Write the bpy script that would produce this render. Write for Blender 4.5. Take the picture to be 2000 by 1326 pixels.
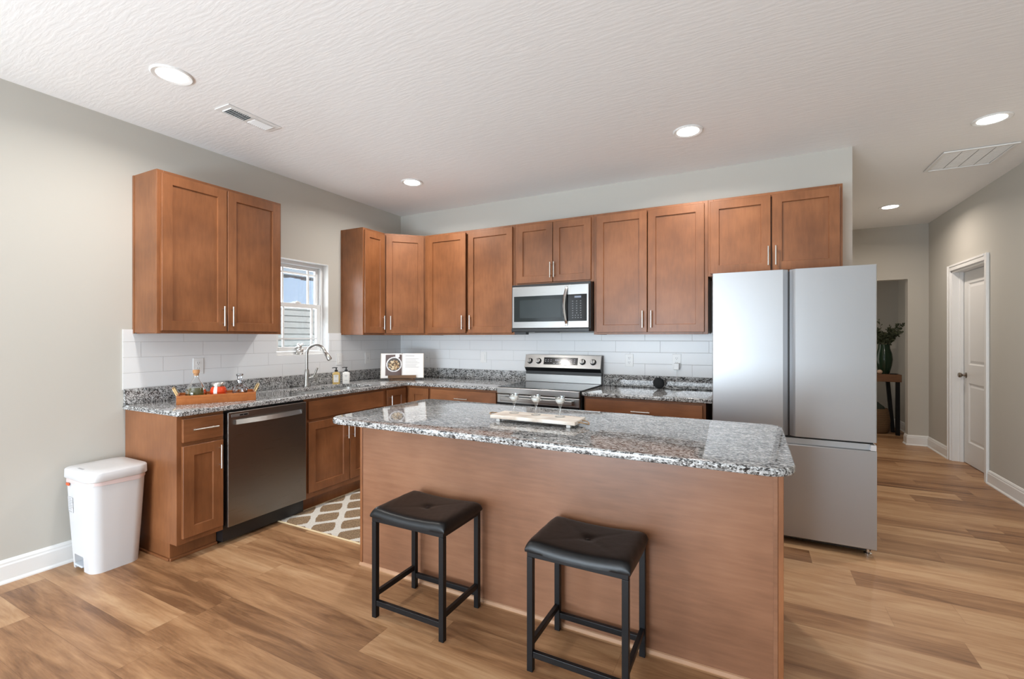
import bpy, bmesh, math, random
from mathutils import Vector, Matrix
random.seed(7)
S = bpy.context.scene
for o in list(bpy.data.objects): bpy.data.objects.remove(o)
COL = S.collection

# ------------------------------------------------------------------ camera
cam_d = bpy.data.cameras.new('camera'); cam = bpy.data.objects.new('camera', cam_d); COL.objects.link(cam)
cam_d.sensor_width = 36.0; cam_d.lens = 903.01/2000*36.0
cam_d.shift_y = (659.37-663.0)/2000.0
cam.location = (3.6492, -4.2104, 1.3479)
cam.rotation_euler = (math.pi/2, 0, 0.4778)
cam_d.clip_start = 0.05; cam_d.clip_end = 200
S.camera = cam
# ------------------------------------------------------------------ view
vs = S.view_settings
S.display_settings.display_device = 'sRGB'
vs.view_transform = 'Standard'; vs.look = 'None'; vs.gamma = 1.0; vs.use_curve_mapping = False
vs.exposure = 0.08
# ------------------------------------------------------------------ sky
W = bpy.data.worlds.new('sky'); S.world = W; W.use_nodes = True
bg = W.node_tree.nodes['Background']; bg.inputs[0].default_value = (0.50, 0.69, 0.93, 1); bg.inputs[1].default_value = 1.0
# ------------------------------------------------------------------ daylight through the windows, plus added fill lights
ROOM_REAR = -7.6
def area(name, loc, rot, sx, sy, power, color=(1,1,1), shape='RECTANGLE', spread=180):
    l = bpy.data.lights.new(name, 'AREA'); l.shape = shape; l.size = sx; l.size_y = sy; l.energy = power; l.color = color
    l.spread = math.radians(spread)
    o = bpy.data.objects.new(name, l); o.location = loc; o.rotation_euler = rot; COL.objects.link(o); return o
DAY = (.855, .935, 1.0); FILL = (.70, .86, 1.0)  # second tint is for the added ceiling fills
area('patio_daylight', (1.80, ROOM_REAR+.10, 1.16), (math.pi/2, 0, 0), 2.4, 2.1, 132, DAY)
area('patio_ceiling_fill', (1.80, ROOM_REAR+.30, .45), (math.pi/2+.50, 0, 0), 2.4, .7, 120, FILL)  # added fill, aimed upward to brighten the ceiling
area('side_fill', (.06, -5.95, 1.45), (0, -math.pi/2, 0), 1.6, 2.4, 34, DAY)  # fill light at the added, unseen side window
area('side_ceiling_fill', (.25, -5.95, .75), (0, -math.pi/2-.80, 0), .5, 2.4, 22, FILL)  # another added fill tilted up at the ceiling, from the left side
area('kitchen_window_daylight', (-.16, -1.32, 1.62), (0, -math.pi/2, 0), .78, .5, 14, DAY)
area('niche_fill', (4.36, 3.98, 1.3), (0, -math.pi/2, 0), 1.6, .5, 2.8, (1.0, .92, .83))  # added fill to lift the dark niche; no window stands here
sun_d = bpy.data.lights.new('sun', 'SUN'); sun_d.energy = 2.6; sun_d.angle = .01; sun_d.color = (1, .97, .92)
sun = bpy.data.objects.new('sun', sun_d); COL.objects.link(sun); sun.rotation_euler = (0, math.radians(42), math.radians(-12))
LAMP_POWER = 15

# ------------------------------------------------------------------ materials
def nodes_of(name):
    m = bpy.data.materials.new(name); m.use_nodes = True
    nt = m.node_tree; return m, nt, nt.nodes['Principled BSDF']
def N(nt, t, **kw):
    n = nt.nodes.new(t)
    for k, v in kw.items():
        if hasattr(n, k): setattr(n, k, v)
        else: n.inputs[k].default_value = v
    return n
def L(nt, a, b): nt.links.new(a, b)
def col(c): return (c[0], c[1], c[2], 1)
def srgb(r, g, b):
    f = lambda v: (v/255/12.92) if v/255 <= .04045 else ((v/255+.055)/1.055)**2.4
    return (f(r), f(g), f(b))
def plain(name, c, rough=.5, metal=0.0, coat=0.0, spec=.5, emit=None, es=0.0):
    m, nt, b = nodes_of(name)
    b.inputs['Base Color'].default_value = col(c); b.inputs['Roughness'].default_value = rough
    b.inputs['Metallic'].default_value = metal; b.inputs['Coat Weight'].default_value = coat
    b.inputs['Specular IOR Level'].default_value = spec
    if emit: b.inputs['Emission Color'].default_value = col(emit); b.inputs['Emission Strength'].default_value = es
    return m
def ramp(nt, stops):
    r = nt.nodes.new('ShaderNodeValToRGB'); e = r.color_ramp.elements
    while len(e) < len(stops): e.new(.5)
    for i, (p, c) in enumerate(stops): e[i].position = p; e[i].color = col(c)
    return r
def math_n(nt, op, a, b=None, c=None):
    n = nt.nodes.new('ShaderNodeMath'); n.operation = op
    for i, v in enumerate((a, b, c)):
        if v is None: continue
        if isinstance(v, (int, float)): n.inputs[i].default_value = v
        else: L(nt, v, n.inputs[i])
    return n.outputs[0]

def wood(name, dark, mid, light, scale=(9, 9, 1.3), rough=.40, coat=.28, mott=3.2):
    m, nt, b = nodes_of(name)
    tc = N(nt, 'ShaderNodeTexCoord'); oi = N(nt, 'ShaderNodeObjectInfo')
    add = N(nt, 'ShaderNodeVectorMath', operation='MULTIPLY_ADD')
    L(nt, oi.outputs['Random'], add.inputs[0]); add.inputs[1].default_value = (7, 5, 9); L(nt, tc.outputs['Object'], add.inputs[2])
    mp = N(nt, 'ShaderNodeMapping'); mp.inputs['Scale'].default_value = scale; L(nt, add.outputs[0], mp.inputs[0])
    n1 = N(nt, 'ShaderNodeTexNoise'); n1.inputs['Scale'].default_value = 5; n1.inputs['Detail'].default_value = 6; n1.inputs['Roughness'].default_value = .65
    L(nt, mp.outputs[0], n1.inputs['Vector'])
    n2 = N(nt, 'ShaderNodeTexNoise'); n2.inputs['Scale'].default_value = mott; n2.inputs['Detail'].default_value = 3
    L(nt, add.outputs[0], n2.inputs['Vector'])
    f = math_n(nt, 'ADD', math_n(nt, 'MULTIPLY', n1.outputs['Fac'], .32), math_n(nt, 'MULTIPLY', n2.outputs['Fac'], .68))
    r = ramp(nt, [(.33, dark), (.5, mid), (.68, light)]); L(nt, f, r.inputs[0]); L(nt, r.outputs[0], b.inputs['Base Color'])
    b.inputs['Specular IOR Level'].default_value = .35; b.inputs['Roughness'].default_value = rough; b.inputs['Coat Weight'].default_value = coat; b.inputs['Coat Roughness'].default_value = .26
    bp = N(nt, 'ShaderNodeBump'); bp.inputs['Strength'].default_value = .03; L(nt, n1.outputs['Fac'], bp.inputs['Height']); L(nt, bp.outputs[0], b.inputs['Normal'])
    return m
WOOD = wood('stained_maple', (.160, .058, .021), (.228, .085, .031), (.31, .121, .047))
WOODH = wood('stained_maple_crosswise', (.160, .058, .021), (.228, .085, .031), (.31, .121, .047), scale=(1.3, 9, 9))
PANEL = wood('island_veneer', (.18, .080, .041), (.255, .117, .062), (.33, .16, .088), scale=(.9, 9, 9), rough=.36, mott=2.0)
OAKY = wood('light_wood_trim', (.36, .19, .10), (.44, .25, .145), (.50, .30, .18), scale=(1, 9, 9), rough=.5, coat=0)
TRAYW = wood('acacia_tray_wood', (.26, .075, .018), (.37, .115, .028), (.45, .16, .045), scale=(8, 1.2, 8), rough=.4, coat=.2)
STANDW = wood('bookstand_wood', (.10, .05, .024), (.16, .085, .043), (.22, .12, .06), scale=(1.2, 8, 8), rough=.5)
TABLEW = wood('rustic_table_wood', (.11, .05, .022), (.18, .085, .04), (.24, .12, .06), scale=(1.2, 8, 8), rough=.5)

def wall_mat(name, c, bump=.05):
    m, nt, b = nodes_of(name)
    b.inputs['Roughness'].default_value = .72; b.inputs['Specular IOR Level'].default_value = .3
    b.inputs['Base Color'].default_value = col(c)
    tc = N(nt, 'ShaderNodeTexCoord'); n = N(nt, 'ShaderNodeTexNoise'); n.inputs['Scale'].default_value = 260; n.inputs['Detail'].default_value = 2
    L(nt, tc.outputs['Object'], n.inputs['Vector'])
    bp = N(nt, 'ShaderNodeBump'); bp.inputs['Strength'].default_value = bump; bp.inputs['Distance'].default_value = .002
    L(nt, n.outputs['Fac'], bp.inputs['Height']); L(nt, bp.outputs[0], b.inputs['Normal']); return m
WALL = wall_mat('greige_wall_paint', (.535, .515, .468))
WHITE = plain('white_trim_paint', (.82, .82, .81), .35)
DOORW = plain('white_door_paint', (.76, .755, .74), .38)
VINYL = plain('white_vinyl', (.84, .85, .85), .35)

def ceiling_mat():
    m, nt, b = nodes_of('brushed_texture_ceiling')
    b.inputs['Base Color'].default_value = (.92, .92, .915, 1); b.inputs['Roughness'].default_value = .7; b.inputs['Specular IOR Level'].default_value = .3
    tc = N(nt, 'ShaderNodeTexCoord'); mp = N(nt, 'ShaderNodeMapping'); mp.inputs['Scale'].default_value = (9, 58, 1)
    n0 = N(nt, 'ShaderNodeTexNoise'); n0.inputs['Scale'].default_value = 5; n0.inputs['Detail'].default_value = 2
    L(nt, tc.outputs['Object'], n0.inputs['Vector'])
    mixv = N(nt, 'ShaderNodeVectorMath', operation='MULTIPLY_ADD'); L(nt, n0.outputs['Color'], mixv.inputs[0]); mixv.inputs[1].default_value = (.035, .035, 0); L(nt, tc.outputs['Object'], mixv.inputs[2])
    L(nt, mixv.outputs[0], mp.inputs[0])
    n = N(nt, 'ShaderNodeTexNoise'); n.inputs['Scale'].default_value = 1.0; n.inputs['Detail'].default_value = 3; n.inputs['Roughness'].default_value = .55
    L(nt, mp.outputs[0], n.inputs['Vector'])
    r = ramp(nt, [(.42, (0, 0, 0)), (.62, (1, 1, 1))]); L(nt, n.outputs['Fac'], r.inputs[0])
    bp = N(nt, 'ShaderNodeBump'); bp.inputs['Strength'].default_value = .15; bp.inputs['Distance'].default_value = .003
    L(nt, r.outputs[0], bp.inputs['Height']); L(nt, bp.outputs[0], b.inputs['Normal']); return m
CEIL = ceiling_mat()

def floor_mat():
    m, nt, b = nodes_of('oak_look_vinyl_planks')
    tc = N(nt, 'ShaderNodeTexCoord'); sp = N(nt, 'ShaderNodeSeparateXYZ'); L(nt, tc.outputs['Object'], sp.inputs[0])
    x, y = sp.outputs[0], sp.outputs[1]
    PW, PL = .182, 1.22
    yr = math_n(nt, 'DIVIDE', math_n(nt, 'ADD', y, .02), PW); row = math_n(nt, 'FLOOR', yr); fy = math_n(nt, 'FRACT', yr)
    wn = N(nt, 'ShaderNodeTexWhiteNoise', noise_dimensions='1D'); L(nt, row, wn.inputs['W'])
    xr = math_n(nt, 'ADD', math_n(nt, 'DIVIDE', x, PL), math_n(nt, 'MULTIPLY', wn.outputs['Value'], 5)); cid = math_n(nt, 'FLOOR', xr); fx = math_n(nt, 'FRACT', xr)
    cv = N(nt, 'ShaderNodeCombineXYZ'); L(nt, cid, cv.inputs[0]); L(nt, row, cv.inputs[1])
    wn2 = N(nt, 'ShaderNodeTexWhiteNoise', noise_dimensions='2D'); L(nt, cv.outputs[0], wn2.inputs['Vector'])
    gv = N(nt, 'ShaderNodeVectorMath', operation='MULTIPLY_ADD'); L(nt, wn2.outputs['Color'], gv.inputs[0]); gv.inputs[1].default_value = (11, 13, 17); L(nt, tc.outputs['Object'], gv.inputs[2])
    mp = N(nt, 'ShaderNodeMapping'); mp.inputs['Scale'].default_value = (1.1, 9, 1); L(nt, gv.outputs[0], mp.inputs[0])
    n1 = N(nt, 'ShaderNodeTexNoise'); n1.inputs['Scale'].default_value = 1.6; n1.inputs['Detail'].default_value = 7; n1.inputs['Roughness'].default_value = .62; n1.inputs['Distortion'].default_value = .6
    L(nt, mp.outputs[0], n1.inputs['Vector'])
    mp2 = N(nt, 'ShaderNodeMapping'); mp2.inputs['Scale'].default_value = (4, 60, 1); L(nt, gv.outputs[0], mp2.inputs[0])
    n2 = N(nt, 'ShaderNodeTexNoise'); n2.inputs['Scale'].default_value = 2; n2.inputs['Detail'].default_value = 4; L(nt, mp2.outputs[0], n2.inputs['Vector'])
    f = math_n(nt, 'ADD', math_n(nt, 'ADD', math_n(nt, 'MULTIPLY', n1.outputs['Fac'], .72), math_n(nt, 'MULTIPLY', n2.outputs['Fac'], .16)), math_n(nt, 'MULTIPLY', wn2.outputs['Value'], .24))
    r = ramp(nt, [(.36, (.165, .076, .032)), (.48, (.295, .150, .069)), (.60, (.41, .228, .112)), (.74, (.52, .325, .178))]); L(nt, f, r.inputs[0])
    ey = math_n(nt, 'MINIMUM', fy, math_n(nt, 'SUBTRACT', 1, fy)); ex = math_n(nt, 'MINIMUM', fx, math_n(nt, 'SUBTRACT', 1, fx))
    seam = math_n(nt, 'MINIMUM', math_n(nt, 'MULTIPLY', ey, PW), math_n(nt, 'MULTIPLY', ex, PL))
    sm = math_n(nt, 'LESS_THAN', seam, .0011)
    mx = N(nt, 'ShaderNodeMixRGB', blend_type='MULTIPLY'); L(nt, math_n(nt, 'MULTIPLY', sm, .35), mx.inputs[0]); L(nt, r.outputs[0], mx.inputs[1]); mx.inputs[2].default_value = (.3, .2, .14, 1)
    L(nt, mx.outputs[0], b.inputs['Base Color'])
    b.inputs['Roughness'].default_value = .40; b.inputs['Specular IOR Level'].default_value = .45
    bp = N(nt, 'ShaderNodeBump'); bp.inputs['Strength'].default_value = .12; bp.inputs['Distance'].default_value = .002; L(nt, n2.outputs['Fac'], bp.inputs['Height']); L(nt, bp.outputs[0], b.inputs['Normal'])
    return m
FLOOR = floor_mat()

def granite():
    m, nt, b = nodes_of('speckled_grey_granite')
    tc = N(nt, 'ShaderNodeTexCoord'); mp = N(nt, 'ShaderNodeMapping'); mp.inputs['Rotation'].default_value = (.3, .4, .6); mp.inputs['Scale'].default_value = (1.0, 1.9, 1.5)
    L(nt, tc.outputs['Object'], mp.inputs[0])
    v = N(nt, 'ShaderNodeTexVoronoi'); v.inputs['Scale'].default_value = 108; v.inputs['Randomness'].default_value = 1; L(nt, mp.outputs[0], v.inputs['Vector'])
    v2 = N(nt, 'ShaderNodeTexVoronoi'); v2.inputs['Scale'].default_value = 210; L(nt, mp.outputs[0], v2.inputs['Vector'])
    n = N(nt, 'ShaderNodeTexNoise'); n.inputs['Scale'].default_value = 18; n.inputs['Detail'].default_value = 3; L(nt, mp.outputs[0], n.inputs['Vector'])
    s1 = N(nt, 'ShaderNodeSeparateColor'); L(nt, v.outputs['Color'], s1.inputs[0]); s2 = N(nt, 'ShaderNodeSeparateColor'); L(nt, v2.outputs['Color'], s2.inputs[0])
    f = math_n(nt, 'ADD', math_n(nt, 'ADD', math_n(nt, 'MULTIPLY', s1.outputs[0], .55), math_n(nt, 'MULTIPLY', s2.outputs[1], .35)), math_n(nt, 'MULTIPLY', math_n(nt, 'SUBTRACT', n.outputs['Fac'], .5), .55))
    r = ramp(nt, [(.17, (.012, .012, .014)), (.28, (.08, .08, .08)), (.41, (.27, .268, .26)), (.58, (.43, .43, .425)), (.80, (.66, .665, .67))]); L(nt, f, r.inputs[0])
    L(nt, r.outputs[0], b.inputs['Base Color']); b.inputs['Roughness'].default_value = .04; b.inputs['Specular IOR Level'].default_value = .75
    return m
GRAN = granite()

def tile_mat(name, axis, sign):
    m, nt, b = nodes_of(name)
    tc = N(nt, 'ShaderNodeTexCoord'); sp = N(nt, 'ShaderNodeSeparateXYZ'); L(nt, tc.outputs['Object'], sp.inputs[0])
    u, z = sp.outputs[axis], sp.outputs[2]
    zr = math_n(nt, 'DIVIDE', math_n(nt, 'SUBTRACT', z, 1.012), .1025); row = math_n(nt, 'FLOOR', zr); fz = math_n(nt, 'FRACT', zr)
    u0 = 2.807 if axis == 0 else -2.334
    ur = math_n(nt, 'DIVIDE', math_n(nt, 'ADD', math_n(nt, 'SUBTRACT', u, u0), math_n(nt, 'MULTIPLY', row, .1317)), .395); fu = math_n(nt, 'FRACT', ur)
    ez = math_n(nt, 'MULTIPLY', math_n(nt, 'MINIMUM', fz, math_n(nt, 'SUBTRACT', 1, fz)), .1025)
    eu = math_n(nt, 'MULTIPLY', math_n(nt, 'MINIMUM', fu, math_n(nt, 'SUBTRACT', 1, fu)), .395)
    d = math_n(nt, 'MINIMUM', ez, eu); g = math_n(nt, 'LESS_THAN', d, .0011)
    mx = N(nt, 'ShaderNodeMixRGB'); L(nt, g, mx.inputs[0]); mx.inputs[1].default_value = (.79, .80, .81, 1); mx.inputs[2].default_value = (.50, .50, .50, 1)
    L(nt, mx.outputs[0], b.inputs['Base Color'])
    rr = math_n(nt, 'MULTIPLY_ADD', g, .4, .30); L(nt, rr, b.inputs['Roughness'])
    h = math_n(nt, 'MINIMUM', d, .003)
    bp = N(nt, 'ShaderNodeBump'); bp.inputs['Strength'].default_value = .35; bp.inputs['Distance'].default_value = .6; L(nt, h, bp.inputs['Height']); L(nt, bp.outputs[0], b.inputs['Normal'])
    return m
TILE_L = tile_mat('white_subway_tile_side', 1, 1); TILE_B = tile_mat('white_subway_tile_back', 0, 1)

def steel(name, c=(.60, .605, .61), rough=.30, stretch=(1, 1, 140), amt=.06, aniso=.0):
    m, nt, b = nodes_of(name)
    b.inputs['Base Color'].default_value = col(c); b.inputs['Metallic'].default_value = 1; b.inputs['Anisotropic'].default_value = aniso
    tc = N(nt, 'ShaderNodeTexCoord'); mp = N(nt, 'ShaderNodeMapping'); mp.inputs['Scale'].default_value = stretch; L(nt, tc.outputs['Object'], mp.inputs[0])
    n = N(nt, 'ShaderNodeTexNoise'); n.inputs['Scale'].default_value = 4; n.inputs['Detail'].default_value = 3; L(nt, mp.outputs[0], n.inputs['Vector'])
    L(nt, math_n(nt, 'MULTIPLY_ADD', math_n(nt, 'SUBTRACT', n.outputs['Fac'], .5), amt*2, rough), b.inputs['Roughness'])
    bp = N(nt, 'ShaderNodeBump'); bp.inputs['Strength'].default_value = .04; bp.inputs['Distance'].default_value = .001; L(nt, n.outputs['Fac'], bp.inputs['Height']); L(nt, bp.outputs[0], b.inputs['Normal'])
    return m
STEEL = steel('brushed_stainless', (.37, .37, .365), .30)
FRIDGE = steel('fridge_stainless', (.43, .435, .445), .41)
DWST = steel('dishwasher_stainless', (.27, .255, .24), .30)
NICKEL = plain('brushed_nickel', (.66, .64, .60), .28, 1.0)
FAUCETM = plain('faucet_nickel', (.43, .42, .40), .27, 1.0)
CHROME = plain('polished_chrome', (.78, .78, .78), .12, 1.0)
SILVER = plain('antique_silver', (.70, .68, .65), .22, 1.0)
BRASS = plain('soft_gold', (.72, .52, .27), .35, 1.0)
BLACKP = plain('black_plastic', (.012, .012, .013), .35)
BLACKG = plain('black_glass', (.010, .011, .012), .10, spec=.35)
MWGLASS = plain('dark_oven_glass', (.018, .024, .025), .12, spec=.3)
DGREY = plain('dark_grey_metal', (.045, .046, .05), .4)
BLACKM = plain('black_powder_coat', (.006, .006, .007), .42, spec=.3)
LEATH = None
def leather():
    m, nt, b = nodes_of('black_faux_leather')
    b.inputs['Base Color'].default_value = (.006, .006, .0065, 1); b.inputs['Roughness'].default_value = .36; b.inputs['Specular IOR Level'].default_value = .32
    tc = N(nt, 'ShaderNodeTexCoord'); n = N(nt, 'ShaderNodeTexNoise'); n.inputs['Scale'].default_value = 30; n.inputs['Detail'].default_value = 5; L(nt, tc.outputs['Object'], n.inputs['Vector'])
    bp = N(nt, 'ShaderNodeBump'); bp.inputs['Strength'].default_value = .18; bp.inputs['Distance'].default_value = .004; L(nt, n.outputs['Fac'], bp.inputs['Height']); L(nt, bp.outputs[0], b.inputs['Normal']); return m
LEATH = leather()
PLASTW = plain('white_plastic', (.68, .68, .69), .34)
PLATE = plain('outlet_white', (.82, .82, .81), .3)
SLOT = plain('outlet_slot_dark', (.05, .05, .05), .5)
PINKBAG = plain('pink_bin_liner', (.76, .62, .60), .35)
REDTAG = plain('orange_red_tag', (.65, .12, .04), .5)
GREYPRINT = plain('grey_print', (.42, .42, .43), .6)
DARKPRINT = plain('dark_print', (.12, .12, .13), .6)
LIGHTPRINT = plain('pale_print', (.30, .30, .32), .4)
PAPER = plain('page_paper', (.80, .79, .78), .6)
COVER = plain('book_cover_cream', (.62, .55, .46), .6)
PHOTO = plain('printed_brown_table', (.105, .068, .062), .4)
BOWLW = plain('printed_white_bowl', (.74, .74, .76), .4)
LENS = plain('lit_lamp_lens', (.9, .9, .88), .4, emit=(1.0, .97, .92), es=14)
CORK = plain('cork', (.48, .25, .11), .8)
OILM = plain('olive_oil', (.052, .048, .006), .08)
JAMM = plain('red_jam', (.62, .06, .015), .12)
LABELW = plain('white_paper_label', (.80, .79, .76), .6)
AMBER = plain('pale_amber_soap', (.62, .44, .16), .15)
LOTION = plain('white_lotion', (.80, .79, .76), .2)
WOODWHITE = None
def whitewash():
    m, nt, b = nodes_of('whitewashed_board')
    tc = N(nt, 'ShaderNodeTexCoord'); mp = N(nt, 'ShaderNodeMapping'); mp.inputs['Scale'].default_value = (3, 30, 5); L(nt, tc.outputs['Object'], mp.inputs[0])
    n = N(nt, 'ShaderNodeTexNoise'); n.inputs['Scale'].default_value = 3; n.inputs['Detail'].default_value = 5; L(nt, mp.outputs[0], n.inputs['Vector'])
    r = ramp(nt, [(.35, (.62, .50, .40)), (.55, (.80, .75, .68)), (.7, (.86, .84, .80))]); L(nt, n.outputs['Fac'], r.inputs[0]); L(nt, r.outputs[0], b.inputs['Base Color']); b.inputs['Roughness'].default_value = .55; return m
WOODWHITE = whitewash()
ROPE = plain('jute_rope', (.34, .22, .12), .9)
WAX = plain('white_wax', (.86, .85, .82), .4)
VASEG = plain('dark_green_glass', (.013, .035, .018), .12)
LEAF = plain('dusty_green_leaf', (.085, .10, .055), .6)
STEMM = plain('brown_stem', (.07, .05, .03), .7)
SOILDARK = plain('dark_cloth', (.03, .04, .03), .9)
def wicker():
    m, nt, b = nodes_of('woven_basket')
    tc = N(nt, 'ShaderNodeTexCoord'); w = N(nt, 'ShaderNodeTexWave', bands_direction='Z'); w.inputs['Scale'].default_value = 22; w.inputs['Distortion'].default_value = 2; L(nt, tc.outputs['Object'], w.inputs['Vector'])
    r = ramp(nt, [(.2, (.10, .055, .025)), (.8, (.30, .18, .09))]); L(nt, w.outputs['Fac'], r.inputs[0]); L(nt, r.outputs[0], b.inputs['Base Color']); b.inputs['Roughness'].default_value = .8
    bp = N(nt, 'ShaderNodeBump'); bp.inputs['Strength'].default_value = .6; bp.inputs['Distance'].default_value = .01; L(nt, w.outputs['Fac'], bp.inputs['Height']); L(nt, bp.outputs[0], b.inputs['Normal']); return m
WICK = wicker()
def thin_glass(name, tint=(1, 1, 1), refl=.08, fw=.8):
    m = bpy.data.materials.new(name); m.use_nodes = True; nt = m.node_tree; nt.nodes.clear()
    out = N(nt, 'ShaderNodeOutputMaterial'); t = N(nt, 'ShaderNodeBsdfTransparent'); t.inputs[0].default_value = col(tint)
    g = N(nt, 'ShaderNodeBsdfGlossy'); g.inputs['Roughness'].default_value = .02
    fr = N(nt, 'ShaderNodeFresnel'); fr.inputs['IOR'].default_value = 1.45
    mx = N(nt, 'ShaderNodeMixShader'); L(nt, math_n(nt, 'ADD', math_n(nt, 'MULTIPLY', fr.outputs[0], fw), refl-.05), mx.inputs[0]); L(nt, t.outputs[0], mx.inputs[1]); L(nt, g.outputs[0], mx.inputs[2]); L(nt, mx.outputs[0], out.inputs[0])
    return m
PANE = thin_glass('window_glass')
CLEAR = thin_glass('clear_glassware', (.98, .99, .99), .12, .45)
CRYSTAL = thin_glass('cut_crystal', (.80, .82, .84), .26)
def rug_mat():
    m, nt, b = nodes_of('trellis_rug_pile')
    tc = N(nt, 'ShaderNodeTexCoord'); sp = N(nt, 'ShaderNodeSeparateXYZ'); L(nt, tc.outputs['Object'], sp.inputs[0])
    nz = N(nt, 'ShaderNodeTexNoise'); nz.inputs['Scale'].default_value = 120; nz.inputs['Detail'].default_value = 2; L(nt, tc.outputs['Object'], nz.inputs['Vector'])
    jit = math_n(nt, 'MULTIPLY', math_n(nt, 'SUBTRACT', nz.outputs['Fac'], .5), .42)
    PX, PY = .26, .30
    a = math_n(nt, 'DIVIDE', math_n(nt, 'ADD', sp.outputs[0], .04), PX); c = math_n(nt, 'DIVIDE', math_n(nt, 'ADD', sp.outputs[1], 0.03), PY)
    def wav(t):
        co = math_n(nt, 'COSINE', math_n(nt, 'MULTIPLY', t, 2*math.pi))
        tr = math_n(nt, 'SUBTRACT', math_n(nt, 'MULTIPLY', math_n(nt, 'ABSOLUTE', math_n(nt, 'SUBTRACT', math_n(nt, 'FRACT', t), .5)), 4), 1)
        return math_n(nt, 'ADD', math_n(nt, 'MULTIPLY', co, .45), math_n(nt, 'MULTIPLY', tr, .55))
    ca = wav(a); cc = wav(c)
    f = math_n(nt, 'ABSOLUTE', math_n(nt, 'ADD', math_n(nt, 'ADD', ca, cc), jit))
    g = math_n(nt, 'LESS_THAN', f, .50)
    mx = N(nt, 'ShaderNodeMixRGB'); L(nt, g, mx.inputs[0])
    n2 = N(nt, 'ShaderNodeTexNoise'); n2.inputs['Scale'].default_value = 260; L(nt, tc.outputs['Object'], n2.inputs['Vector'])
    r = ramp(nt, [(.38, (.145, .088, .045)), (.62, (.42, .29, .17))]); L(nt, n2.outputs['Fac'], r.inputs[0]); L(nt, r.outputs[0], mx.inputs[1])
    r2 = ramp(nt, [(.3, (.62, .58, .50)), (.6, (.82, .79, .72))]); L(nt, n2.outputs['Fac'], r2.inputs[0]); L(nt, r2.outputs[0], mx.inputs[2])
    L(nt, mx.outputs[0], b.inputs['Base Color']); b.inputs['Roughness'].default_value = .95
    bp = N(nt, 'ShaderNodeBump'); bp.inputs['Strength'].default_value = .8; bp.inputs['Distance'].default_value = .006; L(nt, n2.outputs['Fac'], bp.inputs['Height']); L(nt, bp.outputs[0], b.inputs['Normal']); return m
RUG = rug_mat()
RUGEDGE = plain('rug_binding', (.62, .47, .28), .9)
def food_mat():
    m, nt, b = nodes_of('printed_food')
    tc = N(nt, 'ShaderNodeTexCoord'); v = N(nt, 'ShaderNodeTexVoronoi'); v.inputs['Scale'].default_value = 70; L(nt, tc.outputs['Object'], v.inputs['Vector'])
    s1 = N(nt, 'ShaderNodeSeparateColor'); L(nt, v.outputs['Color'], s1.inputs[0])
    r = ramp(nt, [(.2, (.07, .04, .02)), (.5, (.35, .20, .08)), (.8, (.62, .50, .32))]); L(nt, s1.outputs[0], r.inputs[0]); L(nt, r.outputs[0], b.inputs['Base Color']); return m
FOOD = food_mat()
SIDING = plain('pale_vinyl_siding', (.60, .60, .55), .6)
SOFFIT = plain('pale_blue_soffit', (.52, .60, .66), .6)
SHINGLE = plain('dark_shingle_edge', (.07, .09, .10), .9)
GRASS = plain('outside_ground', (.42, .42, .38), .95)

# ------------------------------------------------------------------ mesh helpers
def T(x, y, z): return Matrix.Translation((x, y, z))
def RZ(a): return Matrix.Rotation(a, 4, 'Z')
def RX(a): return Matrix.Rotation(a, 4, 'X')
def RY(a): return Matrix.Rotation(a, 4, 'Y')
def new(): return bmesh.new()
def box(bm, x0, x1, y0, y1, z0, z1, bev=0.0, M=None, seg=2):
    vs_ = [bm.verts.new(p) for p in ((x0,y0,z0),(x1,y0,z0),(x1,y1,z0),(x0,y1,z0),(x0,y0,z1),(x1,y0,z1),(x1,y1,z1),(x0,y1,z1))]
    fs = [bm.faces.new([vs_[i] for i in f]) for f in ((0,3,2,1),(4,5,6,7),(0,1,5,4),(1,2,6,5),(2,3,7,6),(3,0,4,7))]
    es = list({e for f in fs for e in f.edges})
    geo = vs_
    if bev > 0:
        r = bmesh.ops.bevel(bm, geom=es, offset=bev, segments=seg, profile=.5, affect='EDGES', clamp_overlap=True)
        geo = list({v for f in r['faces'] for v in f.verts} | {v for v in vs_ if v.is_valid})
    if M is not None: bmesh.ops.transform(bm, matrix=M, verts=[v for v in geo if v.is_valid])
    return bm
def tube(bm, pts, r, seg=12, cap=True, closed=False):
    pts = [Vector(p) for p in pts]; n = len(pts); rings = []
    rad = r if isinstance(r, (list, tuple)) else [r]*n
    up = None
    for i, p in enumerate(pts):
        if closed: t = (pts[(i+1) % n]-pts[i-1]).normalized()
        else: t = (pts[min(i+1, n-1)]-pts[max(i-1, 0)]).normalized()
        if up is None:
            up = Vector((0, 0, 1)) if abs(t.z) < .9 else Vector((1, 0, 0))
        a = (up - t*up.dot(t)).normalized(); up = a; b = t.cross(a)
        rings.append([bm.verts.new(p + (a*math.cos(2*math.pi*k/seg)+b*math.sin(2*math.pi*k/seg))*rad[i]) for k in range(seg)])
    for i in range(n if closed else n-1):
        A, B = rings[i], rings[(i+1) % n]
        for k in range(seg): bm.faces.new((A[k], A[(k+1) % seg], B[(k+1) % seg], B[k]))
    if cap and not closed: bm.faces.new(list(reversed(rings[0]))); bm.faces.new(rings[-1])
    return bm
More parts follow.
